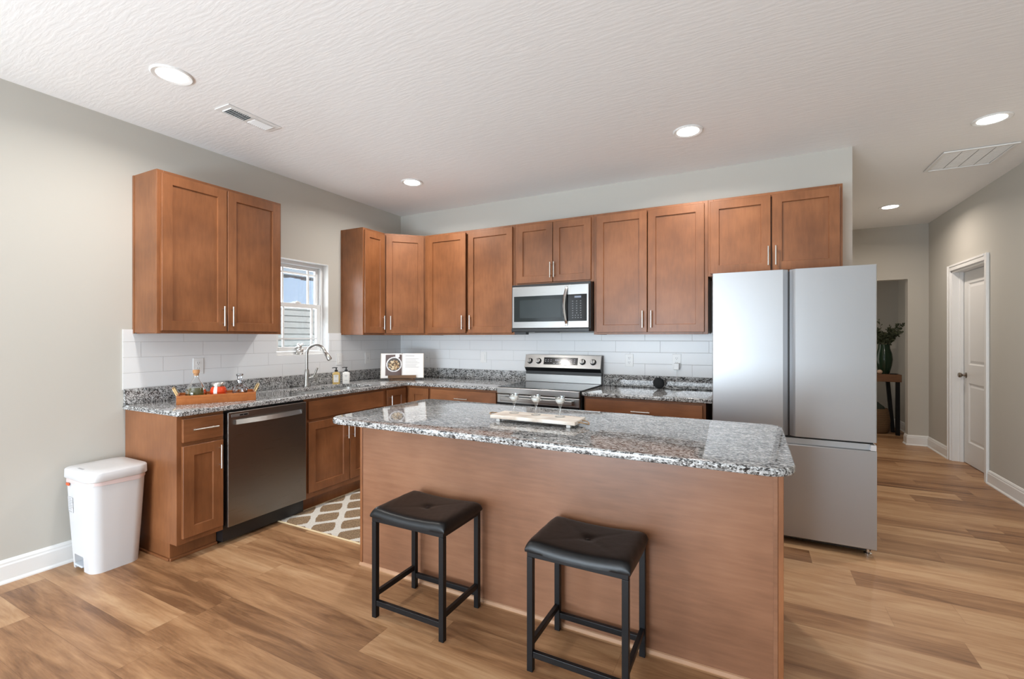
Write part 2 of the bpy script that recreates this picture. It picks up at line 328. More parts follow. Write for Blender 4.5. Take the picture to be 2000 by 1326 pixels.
def lathe(bm, prof, seg=32, M=None, sx=1.0, sy=1.0):
    rings = []; vs_ = []
    for r, z in prof:
        if r < 1e-6: v = bm.verts.new((0, 0, z)); rings.append([v]); vs_.append(v)
        else:
            ring = [bm.verts.new((r*sx*math.cos(2*math.pi*k/seg), r*sy*math.sin(2*math.pi*k/seg), z)) for k in range(seg)]; rings.append(ring); vs_ += ring
    for A, B in zip(rings, rings[1:]):
        for k in range(seg):
            k2 = (k+1) % seg
            if len(A) == 1 and len(B) == 1: continue
            if len(A) == 1: bm.faces.new((A[0], B[k2], B[k]))
            elif len(B) == 1: bm.faces.new((A[k], A[k2], B[0]))
            else: bm.faces.new((A[k], A[k2], B[k2], B[k]))
    if M is not None: bmesh.ops.transform(bm, matrix=M, verts=vs_)
    return bm
def prism(bm, poly, z0, z1, M=None):
    a = [bm.verts.new((x, y, z0)) for x, y in poly]; b = [bm.verts.new((x, y, z1)) for x, y in poly]; n = len(poly)
    bm.faces.new(list(reversed(a))); bm.faces.new(b)
    for i in range(n): bm.faces.new((a[i], a[(i+1) % n], b[(i+1) % n], b[i]))
    if M is not None: bmesh.ops.transform(bm, matrix=M, verts=a+b)
    return bm
def round_poly(pts, rad, seg=8):
    out = []; n = len(pts)
    for i, p in enumerate(pts):
        r = rad[i] if isinstance(rad, (list, tuple)) else rad
        p = Vector(p); a = Vector(pts[i-1]); b = Vector(pts[(i+1) % n])
        if r <= 0: out.append(tuple(p)); continue
        da = (a-p).normalized(); db = (b-p).normalized(); ang = da.angle(db); d = r/math.tan(ang/2)
        c = p + (da+db).normalized()*(r/math.sin(ang/2)); s = p+da*d - c; e = p+db*d - c
        a0 = math.atan2(s.y, s.x); a1 = math.atan2(e.y, e.x); dd = (a1-a0+math.pi) % (2*math.pi)-math.pi
        for k in range(seg+1):
            t = a0+dd*k/seg; out.append((c.x+r*math.cos(t), c.y+r*math.sin(t)))
    return out
def obj(name, bm, mat, parent=None, smooth=None, M=None):
    bmesh.ops.recalc_face_normals(bm, faces=bm.faces)
    me = bpy.data.meshes.new(name); bm.to_mesh(me); bm.free()
    me.materials.append(mat)
    if smooth is not None:
        for p in me.polygons: p.use_smooth = True
        me.set_sharp_from_angle(angle=math.radians(smooth))
    o = bpy.data.objects.new(name, me); COL.objects.link(o)
    if parent: o.parent = parent
    if M is not None: o.matrix_local = M
    return o
def thing(name, label, cat, loc=(0, 0, 0), rz=0.0, group=None):
    o = bpy.data.objects.new(name, None); o.empty_display_size = .1; COL.objects.link(o)
    o.location = loc; o.rotation_euler = (0, 0, rz); o['label'] = label; o['category'] = cat
    if group: o['group'] = group
    return o
def tag(o, label, cat, group=None):
    o['label'] = label; o['category'] = cat
    if group: o['group'] = group
    return o
def struct(o): o['kind'] = 'structure'; return o
def copy_tree(src, parent=None):
    c = src.copy(); COL.objects.link(c)
    if parent: c.parent = parent; c.matrix_parent_inverse = src.matrix_parent_inverse.copy()
    for ch in list(src.children): copy_tree(ch, c)
    return c
def slab_mesh(name, outer, holes, z0, z1, bev):
    cu = bpy.data.curves.new(name, 'CURVE'); cu.dimensions = '2D'; cu.fill_mode = 'BOTH'
    cu.extrude = (z1-z0)/2-bev; cu.bevel_depth = bev; cu.bevel_resolution = 3; cu.offset = -bev
    for poly in [outer]+holes:
        s = cu.splines.new('POLY'); s.points.add(len(poly)-1)
        for p, (x, y) in zip(s.points, poly): p.co = (x, y, 0, 1)
        s.use_cyclic_u = True
    t = bpy.data.objects.new(name, cu); COL.objects.link(t)
    bpy.context.view_layer.update()
    dg = bpy.context.evaluated_depsgraph_get(); me = bpy.data.meshes.new_from_object(t.evaluated_get(dg))
    bpy.data.objects.remove(t); bpy.data.curves.remove(cu)
    bm = new(); bm.from_mesh(me); bpy.data.meshes.remove(me)
    bmesh.ops.remove_doubles(bm, verts=bm.verts, dist=1e-5)
    bmesh.ops.translate(bm, verts=bm.verts, vec=(0, 0, (z0+z1)/2)); return bm

# ================================================================== SETTING
H = 2.767; XR = 5.6; XB = 4.315; YH = 3.25
bm = new(); box(bm, -.14, XR+.35, ROOM_REAR-.14, 4.75, -.12, 0); struct(obj('floor', bm, FLOOR))
bm = new(); box(bm, -.14, XR+.35, ROOM_REAR-.14, 4.75, H, H+.12); struct(obj('ceiling', bm, CEIL))
WY0, WY1, WZ0, WZ1 = -1.600, -1.042, 1.190, 2.052       # kitchen window opening
SY0, SY1, SZ0, SZ1 = -7.2, -4.7, .60, 2.3               # opening of the added side window (unseen, behind the camera)
bm = new()
def wall_with_holes_x(bm, x0, x1, y0, y1, holes):
    ys = y0
    for (a, b, c, d) in sorted(holes):
        box(bm, x0, x1, ys, a, 0, H); box(bm, x0, x1, a, b, d, H); ys = b
        if c > 0: box(bm, x0, x1, a, b, 0, c)
    box(bm, x0, x1, ys, y1, 0, H)
wall_with_holes_x(bm, -.14, 0, ROOM_REAR-.14, .12, [(WY0, WY1, WZ0, WZ1), (SY0, SY1, SZ0, SZ1)])
struct(obj('wall_left', bm, WALL))
bm = new(); box(bm, 0, XB, 0, .12, 0, H); struct(obj('wall_back', bm, WALL))
bm = new(); box(bm, XB-.12, XB, .12, YH, 0, H); struct(obj('wall_hall', bm, WALL))
DY0, DY1, DZ = 1.665, 2.515, 2.075                       # hall door opening
bm = new(); wall_with_holes_x(bm, XR, XR+.14, ROOM_REAR-.14, 4.75, [(DY0, DY1, 0, DZ)]); struct(obj('wall_right', bm, WALL))
OX0, OX1, OZ = 4.60, 5.398, 2.085
bm = new(); box(bm, XB-.12, OX0, YH, YH+.12, 0, H); box(bm, OX1, XR, YH, YH+.12, 0, H); box(bm, OX0, OX1, YH, YH+.12, OZ, H); struct(obj('wall_far', bm, WALL))
bm = new(); box(bm, XB-.12, XR, 4.6, 4.72, 0, H); struct(obj('wall_niche', bm, WALL))
bm = new(); box(bm, XB-.12, XB, YH+.12, 4.6, 0, H); struct(obj('wall_niche_side', bm, WALL))
# rear wall with patio door and window
bm = new(); P0, P1, PZ = .55, 3.05, 2.25
box(bm, 0, P0, ROOM_REAR-.14, ROOM_REAR, 0, H); box(bm, P1, XR, ROOM_REAR-.14, ROOM_REAR, 0, H)
box(bm, P0, P1, ROOM_REAR-.14, ROOM_REAR, PZ, H)
struct(obj('wall_rear', bm, WALL))

def frame_yz(bm, x0, x1, y0, y1, z0, z1, w, bev=.003):
    box(bm, x0, x1, y0, y0+w, z0, z1, bev); box(bm, x0, x1, y1-w, y1, z0, z1, bev)
    box(bm, x0, x1, y0+w, y1-w, z0, z0+w, bev); box(bm, x0, x1, y0+w, y1-w, z1-w, z1, bev)
# kitchen window
w1 = bpy.data.objects.new('window_1', None); COL.objects.link(w1); struct(w1)
bm = new(); frame_yz(bm, -.135, -.07, WY0, WY1, WZ0, WZ1, .032); obj('window_frame', bm, VINYL, w1)
bm = new(); r_ = .004
box(bm, -.0705, -.0005, WY1-r_, WY1+.0, WZ0, WZ1); box(bm, -.0705, -.0005, WY0, WY0+r_, WZ0, WZ1); box(bm, -.0705, -.0005, WY0+r_, WY1-r_, WZ1-r_, WZ1); box(bm, -.0705, -.0005, WY0+r_, WY1-r_, WZ0, WZ0+r_)
obj('window_return', bm, WHITE, w1)
ZM = 1.645
bm = new(); frame_yz(bm, -.128, -.105, WY0+.034, WY1-.034, ZM-.02, WZ1-.034, .032); us = obj('upper_sash', bm, VINYL, w1)
bm = new(); frame_yz(bm, -.102, -.074, WY0+.034, WY1-.034, WZ0+.034, ZM+.02, .040); ls = obj('lower_sash', bm, VINYL, w1)
bm = new(); box(bm, -.1195, -.1155, WY0+.06, WY1-.06, ZM, WZ1-.06); obj('window_pane', bm, PANE, us)
bm = new(); box(bm, -.0895, -.0855, WY0+.07, WY1-.07, WZ0+.07, ZM-.015); obj('window_pane', bm, PANE, ls)
bm = new(); yA, yB = WY0+.066, WY1-.066
for yy in (-1.182, -1.455): box(bm, -.1245, -.1105, yy-.008, yy+.008, ZM+.008, WZ1-.064)
box(bm, -.125, -.11, yA, yB, 1.938, 1.954); obj('muntin_grid', bm, VINYL, us)
bm = new()
for yy in (-1.165, -1.468): box(bm, -.0945, -.0805, yy-.008, yy+.008, WZ0+.072, ZM-.018)
box(bm, -.095, -.08, yA+.006, yB-.006, 1.330, 1.346); obj('muntin_grid', bm, VINYL, ls)
bm = new(); box(bm, -.1, -.078, -1.345, -1.285, ZM+.0195, ZM+.034, .005); box(bm, -.095, -.083, -1.33, -1.30, ZM+.034, ZM+.042, .003); obj('sash_lock', bm, VINYL, ls)
# side window added for its light, and patio door (behind the camera)
w2 = bpy.data.objects.new('added_window', None); COL.objects.link(w2); struct(w2)
bm = new(); frame_yz(bm, -.135, -.05, SY0, SY1, SZ0, SZ1, .05); box(bm, -.11, -.07, (SY0+SY1)/2-.02, (SY0+SY1)/2+.02, SZ0, SZ1); obj('window_frame', bm, VINYL, w2)
bm = new(); box(bm, -.095, -.09, SY0+.04, SY1-.04, SZ0+.04, SZ1-.04); obj('window_pane', bm, PANE, w2)
def frame_xz(bm, x0, x1, y0, y1, z0, z1, w):
    box(bm, x0, x0+w, y0, y1, z0, z1, .003); box(bm, x1-w, x1, y0, y1, z0, z1, .003); box(bm, x0+w, x1-w, y0, y1, z0, z0+w, .003); box(bm, x0+w, x1-w, y0, y1, z1-w, z1, .003)
d2 = bpy.data.objects.new('door_2', None); COL.objects.link(d2); struct(d2)
bm = new(); frame_xz(bm, P0, P1, ROOM_REAR-.12, ROOM_REAR-.04, 0.0, PZ, .06); box(bm, 1.72, 1.80, ROOM_REAR-.11, ROOM_REAR-.05, .06, PZ-.06); obj('door_frame', bm, VINYL, d2)
bm = new(); box(bm, P0+.05, P1-.05, ROOM_REAR-.085, ROOM_REAR-.08, .05, PZ-.05); obj('door_pane', bm, PANE, d2)

# hall door: casing, jamb, leaf, knob
d1 = bpy.data.objects.new('door_1', None); COL.objects.link(d1); struct(d1)
bm = new(); cw = .062
for (a, b) in ((DY0-cw, DY0), (DY1, DY1+cw)):
    box(bm, XR-.018, XR, a, b, 0, DZ+cw, .004); 
    box(bm, XR-.024, XR-.016, (a if a < DY0-.01 else b-.022), (a+.022 if a < DY0-.01 else b), 0, DZ+cw, .003)
box(bm, XR-.018, XR, DY0, DY1, DZ, DZ+cw, .004); box(bm, XR-.024, XR-.016, DY0, DY1, DZ+cw-.022, DZ+cw, .003)
obj('door_casing', bm, WHITE, d1)
bm = new(); box(bm, XR-.002, XR+.142, DY0-.001, DY0+.018, 0, DZ); box(bm, XR-.002, XR+.142, DY1-.018, DY1+.001, 0, DZ); box(bm, XR-.002, XR+.142, DY0, DY1, DZ-.018, DZ)
box(bm, XR+.06, XR+.09, DY0+.018, DY0+.03, 0, DZ-.018); box(bm, XR+.06, XR+.09, DY1-.03, DY1-.018, 0, DZ-.018); obj('door_jamb', bm, WHITE, d1)
def shaker(bm, w, h, t=.02, fr=.062, inset=.011, bev=.002, ch=.003):
    """door face in the xz plane, front towards -y, lower left corner at the origin, back at y=0"""
    def ring(x0, x1, z0, z1, y): return [bm.verts.new(p) for p in ((x0, y, z0), (x1, y, z0), (x1, y, z1), (x0, y, z1))]
    rs = [ring(0, w, 0, h, 0), ring(0, w, 0, h, -t+bev), ring(bev, w-bev, bev, h-bev, -t),
          ring(fr, w-fr, fr, h-fr, -t), ring(fr+ch*.4, w-fr-ch*.4, fr+ch*.4, h-fr-ch*.4, -t+inset*.35), ring(fr+ch, w-fr-ch, fr+ch, h-fr-ch, -t+inset)]
    for A, B in zip(rs, rs[1:]):
        for k in range(4): bm.faces.new((A[k], A[(k+1) % 4], B[(k+1) % 4], B[k]))
    bm.faces.new(list(reversed(rs[0]))); bm.faces.new(rs[-1]); return bm
# leaf with two raised panels
bm = new(); lx = XR+.095
lw0, lw1 = DY0+.021, DY1-.021
box(bm, lx+.012, lx+.04, lw0, lw1, .008, DZ-.021)
st = .118
def leafbar(a, b, c, d): box(bm, lx, lx+.0125, a, b, c, d, .0)
leafbar(lw0, lw0+st, .008, DZ-.021); leafbar(lw1-st, lw1, .008, DZ-.021)
for (c, d) in ((.008, .235), (.865, 1.06), (1.925, DZ-.021)): leafbar(lw0+st, lw1-st, c, d)
for (c, d) in ((.235, .865), (1.06, 1.925)):
    a, b = lw0+st, lw1-st; e = .028
    q = [[bm.verts.new((xx, yy, zz)) for (yy, zz) in ((a+k, c+k), (b-k, c+k), (b-k, d-k), (a+k, d-k))] for xx, k in ((lx+.0005, 0), (lx+.011, .012), (lx+.011, .02), (lx+.004, .045))]
    for A, B in zip(q, q[1:]):
        for k in range(4): bm.faces.new((A[k], A[(k+1) % 4], B[(k+1) % 4], B[k]))
    bm.faces.new(q[-1])
leaf = obj('door_leaf', bm, DOORW, d1)
bm = new(); lathe(bm, [(0, 0), (.030, 0), (.030, .004), (.024, .008), (.011, .010), (.011, .030), (.018, .036), (.026, .046), (.027, .055), (.020, .064), (0, .066)], 24, T(lx, lw1-.058, .945) @ RY(-math.pi/2)); obj('door_knob', bm, plain('dark_nickel', (.30, .26, .22), .28, 1.0), leaf, 40)

# baseboards
def baseboard(name, pts, side=1):
    """profile run along a polyline on the floor; pts lie on the wall face, the board grows to the left of travel"""
    prof = [(0, 0), (.016, 0), (.016, .095), (.012, .104), (.012, .112), (.006, .124), (.0, .127)]
    shoe = [(0, 0), (.026, 0), (.025, .008), (.016, .018), (0, .018)]
    bm = new()
    for pr in (prof, shoe):
        rings = []
        n = len(pts)
        for i, p in enumerate(pts):
            p = Vector(p); dirs = []
            if i > 0: dirs.append((p-Vector(pts[i-1])).normalized())
            if i < n-1: dirs.append((Vector(pts[i+1])-p).normalized())
            nrm = [Vector((-d.y, d.x))*side for d in dirs]
            m_ = nrm[0] if len(nrm) == 1 else (nrm[0]+nrm[1])/(1+nrm[0].dot(nrm[1]))
            rings.append([bm.verts.new((p.x+m_.x*a, p.y+m_.y*a, z)) for a, z in pr])
        for A, B in zip(rings, rings[1:]):
            for k in range(len(pr)): bm.faces.new((A[k], A[(k+1) % len(pr)], B[(k+1) % len(pr)], B[k]))
        bm.faces.new(rings[0]); bm.faces.new(list(reversed(rings[-1])))
    return struct(obj(name, bm, WHITE))
baseboard('baseboard_left', [(0, ROOM_REAR+.01), (0, -2.690)], -1)
baseboard('baseboard_right', [(XR, ROOM_REAR+.01), (XR, DY0-cw-.001)], 1)
baseboard('baseboard_hall', [(XR, DY1+cw+.001), (XR, YH), (OX1, YH), (OX1, YH+.12)], 1)
baseboard('baseboard_niche', [(XR, YH+.125), (XR, 4.6), (XB, 4.6)], 1)

# backsplash tile
bm = new(); box(bm, 0, .008, -2.699, WY0, 1.006, 1.402); box(bm, 0, .008, WY1, -.008, 1.006, 1.392); box(bm, 0, .008, WY0, WY1, 1.006, WZ0-.001); struct(obj('trim_1', bm, TILE_L))
bm = new(); box(bm, 0.0, 3.42, -.008, 0, .90, 1.392); struct(obj('trim_2', bm, TILE_B))

# ------------------------------------------------------------------ outside the kitchen window
bm = new()
box(bm, -4.3, -4.12, -6, 6, -.3, 2.0)
for k in range(20):
    z0 = -.3+k*.115; prism(bm, [(0, 0), (.022, 0), (.004, .115), (0, .115)], 0, 12, Matrix(((1, 0, 0, -4.12), (0, 0, 1, -6), (0, 1, 0, z0), (0, 0, 0, 1))))
tag(obj('siding_wall', bm, SIDING), 'pale grey lap siding wall outside, seen through the lower window sash', 'wall')
eave = thing('roof_eave', 'slatted pale board eave outside, seen through the top of the window', 'eave', (-2.5, 0, 0))
bm = new()
for k in range(4): box(bm, -.03, 0, -5, 6, 2.285+.10*k, 2.381+.10*k, .006)
obj('eave_boards', bm, SOFFIT, eave)
bm = new()
for k in range(92): box(bm, -.05, .012, -5+k*.12, -5+k*.12+.118, 2.250+.010*math.sin(k*1.7), 2.284, .003)
obj('shingle_edge', bm, SHINGLE, eave)
bm = new(); box(bm, -12, -.2, -14, 12, -.45, -.3); struct(obj('ground_outside', bm, GRASS))

# ================================================================== CABINETS
def bar_handle(parent, x, z, length, vertical, y=-.02, so=.026):
    """bar pull: x,z is the middle of the bar in the cabinet's own front plane"""
    bm = new(); h = length/2; p = h*.72
    if vertical:
        tube(bm, [(x, y-so, z-h), (x, y-so, z+h)], .0055, 12)
        for s in (-p, p): tube(bm, [(x, y, z+s), (x, y-so, z+s)], .004, 10)
    else:
        tube(bm, [(x-h, y-so, z), (x+h, y-so, z)], .0055, 12)
        for s in (-p, p): tube(bm, [(x+s, y, z), (x+s, y-so, z)], .004, 10)
    return obj('handle', bm, NICKEL, parent, 40)
def cab_door(parent, x0, x1, z0, z1, handle=None, yf=0.0, hl=.14, name='door'):
    """door in front of the face frame at y=yf; handle = (x, zc)"""
    bm = new(); shaker(bm, x1-x0, z1-z0)
    d = obj(name, bm, WOOD, parent, None, T(x0, yf, z0))
    if handle: bar_handle(d, handle[0]-x0, handle[1]-z0, hl, True)
    return d
def cab_drawer(parent, x0, x1, z0, z1, handle=True, yf=0.0, hl=.14, name='drawer', hz=None):
    bm = new(); box(bm, x0, x1, -.02, 0, z0, z1, .003)
    d = obj(name, bm, WOODH, parent, None, T(0, yf, 0))
    if handle: bar_handle(d, (x0+x1)/2, hz if hz else (z0+z1)/2, hl, False)
    return d
ZU0, ZU1 = 1.375, 2.4216
def upper(label, loc, rz, w, z0, z1, doors, depth=.297, handles='pair'):
    """upper cabinet: origin at the wall, left end, face frame at y=-depth"""
    c = thing('wall_cabinet', label, 'cabinet', loc, rz)
    bm = new(); box(bm, 0, w, -depth+.019, -.001, z0+.006, z1)                      # carcass
    box(bm, .0, .038, -depth, -depth+.0195, z0, z1, .0015); box(bm, w-.038, w, -depth, -depth+.0195, z0, z1, .0015)
    box(bm, .038, w-.038, -depth, -depth+.0195, z0, z0+.036, .0015); box(bm, .038, w-.038, -depth, -depth+.0195, z1-.036, z1, .0015)
    box(bm, .012, .036, -depth+.03, -.02, z0-.001, z0+.008); box(bm, -.003, .004, -.02, -.001, z0, z1)
    obj('cabinet_box', bm, WOOD, c)
    for (a, b, hx) in doors:
        cab_door(c, a, b, z0+.018, z1-.022, (hx, z0+.125) if hx is not None else None, -depth)
    return c
HP = math.pi/2
# left wall, beside the window
wA = .872
upper('two-door brown wall cabinet on the left wall, left of the window', (.001, -2.642, 0), HP, wA, ZU0, ZU1, [(.020, .432, .402), (.438, .852, .464)])
upper('narrow one-door brown wall cabinet between the window and the corner', (.001, -.889, 0), HP, .298, ZU0, ZU1, [(.012, .284, .252)])
# diagonal corner cabinet
c = thing('wall_cabinet', 'diagonal brown corner wall cabinet above the cookbook', 'cabinet', (0, 0, 0))
bm = new(); prism(bm, [(.002, -.002), (.002, -.590), (.297, -.590), (.590, -.297), (.590, -.002)], ZU0, ZU1); obj('cabinet_box', bm, WOOD, c)
dl = math.hypot(.293, .293)
bm = new(); shaker(bm, dl-.03, ZU1-ZU0-.04)
Mdiag = T(.297, -.590, 0) @ RZ(math.pi/4) @ T(.015, -.0006, ZU0+.018)
d = obj('door', bm, WOOD, c, None, Mdiag); bar_handle(d, .045, .107, .14, True)
upper('two-door brown wall cabinet right of the diagonal corner, left of the microwave', (.5912, -.001, 0), 0, 1.0670, ZU0, ZU1, [(.047, .517, .487), (.548, 1.044, .580)])
upper('short two-door brown wall cabinet directly above the microwave', (1.6592, -.001, 0), 0, .7690, 1.838, ZU1, [(.024, .386, .372), (.392, .746, .408)])
upper('tall two-door brown wall cabinet between the microwave and the fridge', (2.4286, -.001, 0), 0, .9198, ZU0, ZU1, [(.027, .455, .424), (.463, .893, .494)])
upper('two-door brown wall cabinet above the stainless fridge', (3.3488, -.001, 0), 0, .864, 1.824, ZU1, [(.016, .426, .410), (.436, .846, .458)])

# base cabinets
ZT = .878
def base_box(c, w, depth=.61, left_panel=False, kick=.075, kz=.105):
    bm = new(); box(bm, 0, w, -depth, -.003, kz, ZT, .0012); box(bm, .001, w-.001, -depth+kick, -.003, 0, kz)
    if left_panel: pass
    return obj('cabinet_box', bm, WOOD, c)
c = thing('base_cabinet', 'brown base cabinet with one drawer and one door, beside the white trash can', 'cabinet', (.001, -2.685, 0), HP)
base_box(c, .273)
bm = new(); box(bm, -.004, .273, -.552, -.5355, .0, .018, .004); box(bm, -.010, 0, -.535, -.016, 0, .016, .004); obj('shoe_moulding', bm, WOODH, c)
cab_drawer(c, .026, .264, .716, .858, yf=-.61, hl=.15, hz=.789)
cab_door(c, .026, .264, .14, .694, (.239, .592), -.61, hl=.15)
c = thing('base_cabinet', 'brown sink base cabinet with plain false front, right of the dishwasher', 'cabinet', (.001, -1.800, 0), HP)
bm = new(); box(bm, 0, .018, -.61, -.003, .105, ZT); box(bm, .842, .860, -.61, -.003, .105, ZT); box(bm, .018, .842, -.61, -.590, .105, ZT); box(bm, .018, .842, -.59, -.003, .105, .125); box(bm, .018, .842, -.02, -.003, .125, ZT); box(bm, .001, .859, -.535, -.003, 0, .105); obj('cabinet_box', bm, WOOD, c)
cab_drawer(c, .026, .838, .716, .858, False, -.61, name='false_front')
cab_door(c, .026, .432, .15, .694, (.402, .575), -.61); cab_door(c, .438, .838, .15, .694, (.468, .575), -.61)
c = thing('base_cabinet', 'brown corner base cabinet with two narrow doors meeting at the inside corner', 'cabinet', (0, 0, 0))
bm = new(); prism(bm, [(.003, -.003), (.003, -.939), (.61, -.939), (.61, -.61), (.893, -.61), (.893, -.003)], .105, ZT)
prism(bm, [(.003, -.003), (.003, -.939), (.535, -.939), (.535, -.535), (.893, -.535), (.893, -.003)], 0, .105); obj('cabinet_box', bm, WOOD, c)
bm = new(); shaker(bm, .262, .71); d = obj('door', bm, WOOD, c, None, T(.61, -.912, .148) @ RZ(HP)); bar_handle(d, .040, .585, .14, True)
bm = new(); shaker(bm, .232, .71); obj('door', bm, WOOD, c, None, T(.655, -.61, .148))
c = thing('base_cabinet', 'brown base cabinet with one wide drawer between corner and range', 'cabinet', (.896, -.001, 0))
base_box(c, .752)
cab_drawer(c, .016, .738, .716, .856, yf=-.609, hl=.14, hz=.782); cab_door(c, .016, .374, .148, .694, (.344, .6), -.609); cab_door(c, .380, .738, .148, .694, (.410, .6), -.609)
c = thing('base_cabinet', 'brown base cabinet with one wide drawer between range and fridge', 'cabinet', (2.446, -.001, 0))
base_box(c, .912)
cab_drawer(c, .016, .890, .716, .858, yf=-.609, hl=.14, hz=.782); cab_door(c, .016, .449, .148, .694, (.42, .6), -.609); cab_door(c, .455, .890, .148, .694, (.485, .6), -.609)

# ================================================================== COUNTERTOPS
CT0, CT1 = .8785, .909
ct = thing('countertop', 'long L-shaped speckled granite countertop with sink cutout, along left and back walls', 'countertop', (0, 0, 0))
outer = round_poly([(.001, -2.697), (.648, -2.697), (.648, -.648), (1.656, -.648), (1.656, -.001), (.001, -.001)], [0, .03, .02, .004, 0, 0], 6)
SK = (.205, .565, -1.74, -1.00)
hole = round_poly([(SK[0], SK[2]), (SK[1], SK[2]), (SK[1], SK[3]), (SK[0], SK[3])], .05, 6)
obj('stone_slab', slab_mesh('slab', outer, [hole], CT0, CT1, .006), GRAN, ct, 40)
bm = new(); box(bm, .001, .021, -2.694, -.0215, CT1, 1.010, .002); obj('backsplash', bm, GRAN, ct)
bm = new(); box(bm, .001, 1.654, -.021, -.0085, CT1, 1.010, .002); obj('backsplash', bm, GRAN, ct)
c2 = thing('countertop', 'short speckled granite countertop between range and fridge', 'countertop', (0, 0, 0))
outer = round_poly([(2.436, -.648), (3.402, -.648), (3.402, -.001), (2.436, -.001)], [.004, .004, 0, 0], 3)
obj('stone_slab', slab_mesh('slab', outer, [], CT0, CT1, .006), GRAN, c2, 40)
bm = new(); box(bm, 2.437, 3.400, -.0215, -.0085, CT1, 1.010, .002); obj('backsplash', bm, GRAN, c2)

# sink
sk = thing('sink', 'stainless undermount sink below the gooseneck faucet', 'sink', ((SK[0]+SK[1])/2, (SK[2]+SK[3])/2, 0))
bm = new(); a, b_ = (SK[1]-SK[0])/2+.006, (SK[3]-SK[2])/2+.006
def rr(hx, hy, r, z): return [bm.verts.new((x, y, z)) for x, y in round_poly([(-hx, -hy), (hx, -hy), (hx, hy), (-hx, hy)], r, 6)]
rg = [rr(a+.02, b_+.02, .06, CT0-.001), rr(a, b_, .05, CT0-.001), rr(a-.006, b_-.006, .05, .74), rr(a-.02, b_-.02, .05, .705), rr(a-.06, b_-.06, .04, .70)]
for A, B in zip(rg, rg[1:]):
    for k in range(len(A)): bm.faces.new((A[k], A[(k+1) % len(A)], B[(k+1) % len(A)], B[k]))
bm.faces.new(rg[-1]); obj('basin', bm, plain('satin_sink_steel', (.72, .72, .71), .38, 1.0), sk, 40)
bm = new(); lathe(bm, [(0, .703), (.03, .703), (.04, .706), (.042, .7015)], 24); obj('drain', bm, CHROME, sk, 40)

# faucet
fc = thing('faucet', 'brushed nickel gooseneck pull-down faucet behind the sink', 'faucet', (.135, -1.395, CT1))
bm = new(); lathe(bm, [(0, 0), (.030, 0), (.031, .006), (.027, .02), (.0235, .06), (.0215, .11), (.018, .145), (.0125, .16)], 24); obj('faucet_body', bm, FAUCETM, fc, 40)
bm = new(); pts = [(0, 0, .14), (0, 0, .22), (0, 0, .29)]
for k in range(1, 15):
    t = math.pi*.92*k/14; pts.append((.098-.098*math.cos(t), .028*(1-math.cos(t))/2*1.2, .29+.085*math.sin(t)))
tube(bm, pts, .0115, 16); obj('spout', bm, FAUCETM, fc, 50)
e = Vector(pts[-1]); dv = (Vector(pts[-1])-Vector(pts[-2])).normalized()
dv = (dv + Vector((.28, .08, 0))).normalized()
bm = new(); tube(bm, [e+dv*-.004, e+dv*.012, e+dv*.016, e+dv*.075, e+dv*.082], [.0125, .013, .0165, .021, .018], 18); obj('spray_head', bm, FAUCETM, fc, 40)
bm = new(); tube(bm, [(.0, .0, .075), (.022, .022, .082), (.04, .04, .09)], [.012, .015, .016], 16); tube(bm, [(.036, .034, .09), (.048, .046, .115), (.056, .056, .150), (.062, .063, .168)], [.009, .0085, .009, .007], 12); obj('lever', bm, FAUCETM, fc, 50)

# ================================================================== APPLIANCES
# dishwasher
dw = thing('dishwasher', 'stainless dishwasher built in under the left counter', 'dishwasher', (.001, -2.411, 0), HP)
bm = new(); box(bm, .002, .609, -.60, -.01, .02, .872); box(bm, .004, .607, -.545, -.1, 0.0, .118); obj('tub', bm, BLACKP, dw)
bm = new(); box(bm, .012, .604, -.642, -.6005, .118, .862, .004); dr = obj('door', bm, DWST, dw)
bm = new(); n = 12; pts = [(.055+.50*i/n, -.655-.020*math.sin(math.pi*i/n), .795) for i in range(n+1)]
for A, B in zip(pts, pts[1:]):
    q = [bm.verts.new(p) for p in ((A[0], A[1], A[2]-.016), (B[0], B[1], B[2]-.016), (B[0], B[1]+.010, B[2]+.014), (A[0], A[1]+.010, A[2]+.014), (A[0], -.6425, A[2]-.016), (B[0], -.6425, B[2]-.016), (B[0], -.6425, B[2]+.014), (A[0], -.6425, A[2]+.014))]
    for f in ((0, 1, 2, 3), (0, 4, 5, 1), (3, 2, 6, 7)): bm.faces.new([q[i] for i in f])
box(bm, .052, .056, -.657, -.6422, .779, .809); box(bm, .554, .558, -.657, -.6422, .779, .809)
obj('handle', bm, STEEL, dr)
bm = new(); box(bm, .034, .150, -.6432, -.6418, .828, .846, .0005); obj('badge_plate', bm, plain('badge_grey', (.30, .30, .30), .35, .8), dr)
bm = new(); box(bm, .088, .112, -.6440, -.6430, .832, .841); box(bm, .116, .142, -.6440, -.6430, .832, .841); obj('display', bm, BLACKG, dr)

# range
rg_ = thing('range', 'stainless electric range with black glass cooktop and knob backguard', 'range', (1.662, -.004, 0))
RW = .766
bm = new(); box(bm, .004, RW-.004, -.625, -.0, .03, .905, .002)
for x_ in (.06, RW-.06):
    for y_ in (-.56, -.08): box(bm, x_-.02, x_+.02, y_-.02, y_+.02, 0, .031)
obj('oven_body', bm, DGREY, rg_)
bm = new(); box(bm, -.002, RW+.002, -.640, -.050, .9052, .918, .003); obj('cooktop', bm, BLACKG, rg_)
bm = new(); box(bm, .002, RW-.002, -.668, -.626, .860, .915, .006); obj('front_rail', bm, STEEL, rg_)
bm = new(); box(bm, .004, RW-.004, -.662, -.627, .235, .855, .006); od = obj('oven_door', bm, STEEL, rg_)
bm = new(); box(bm, .004, RW-.004, -.664, -.661, .755, .785); box(bm, .09, RW-.09, -.664, -.661, .36, .70, .001); obj('oven_window', bm, BLACKG, od)
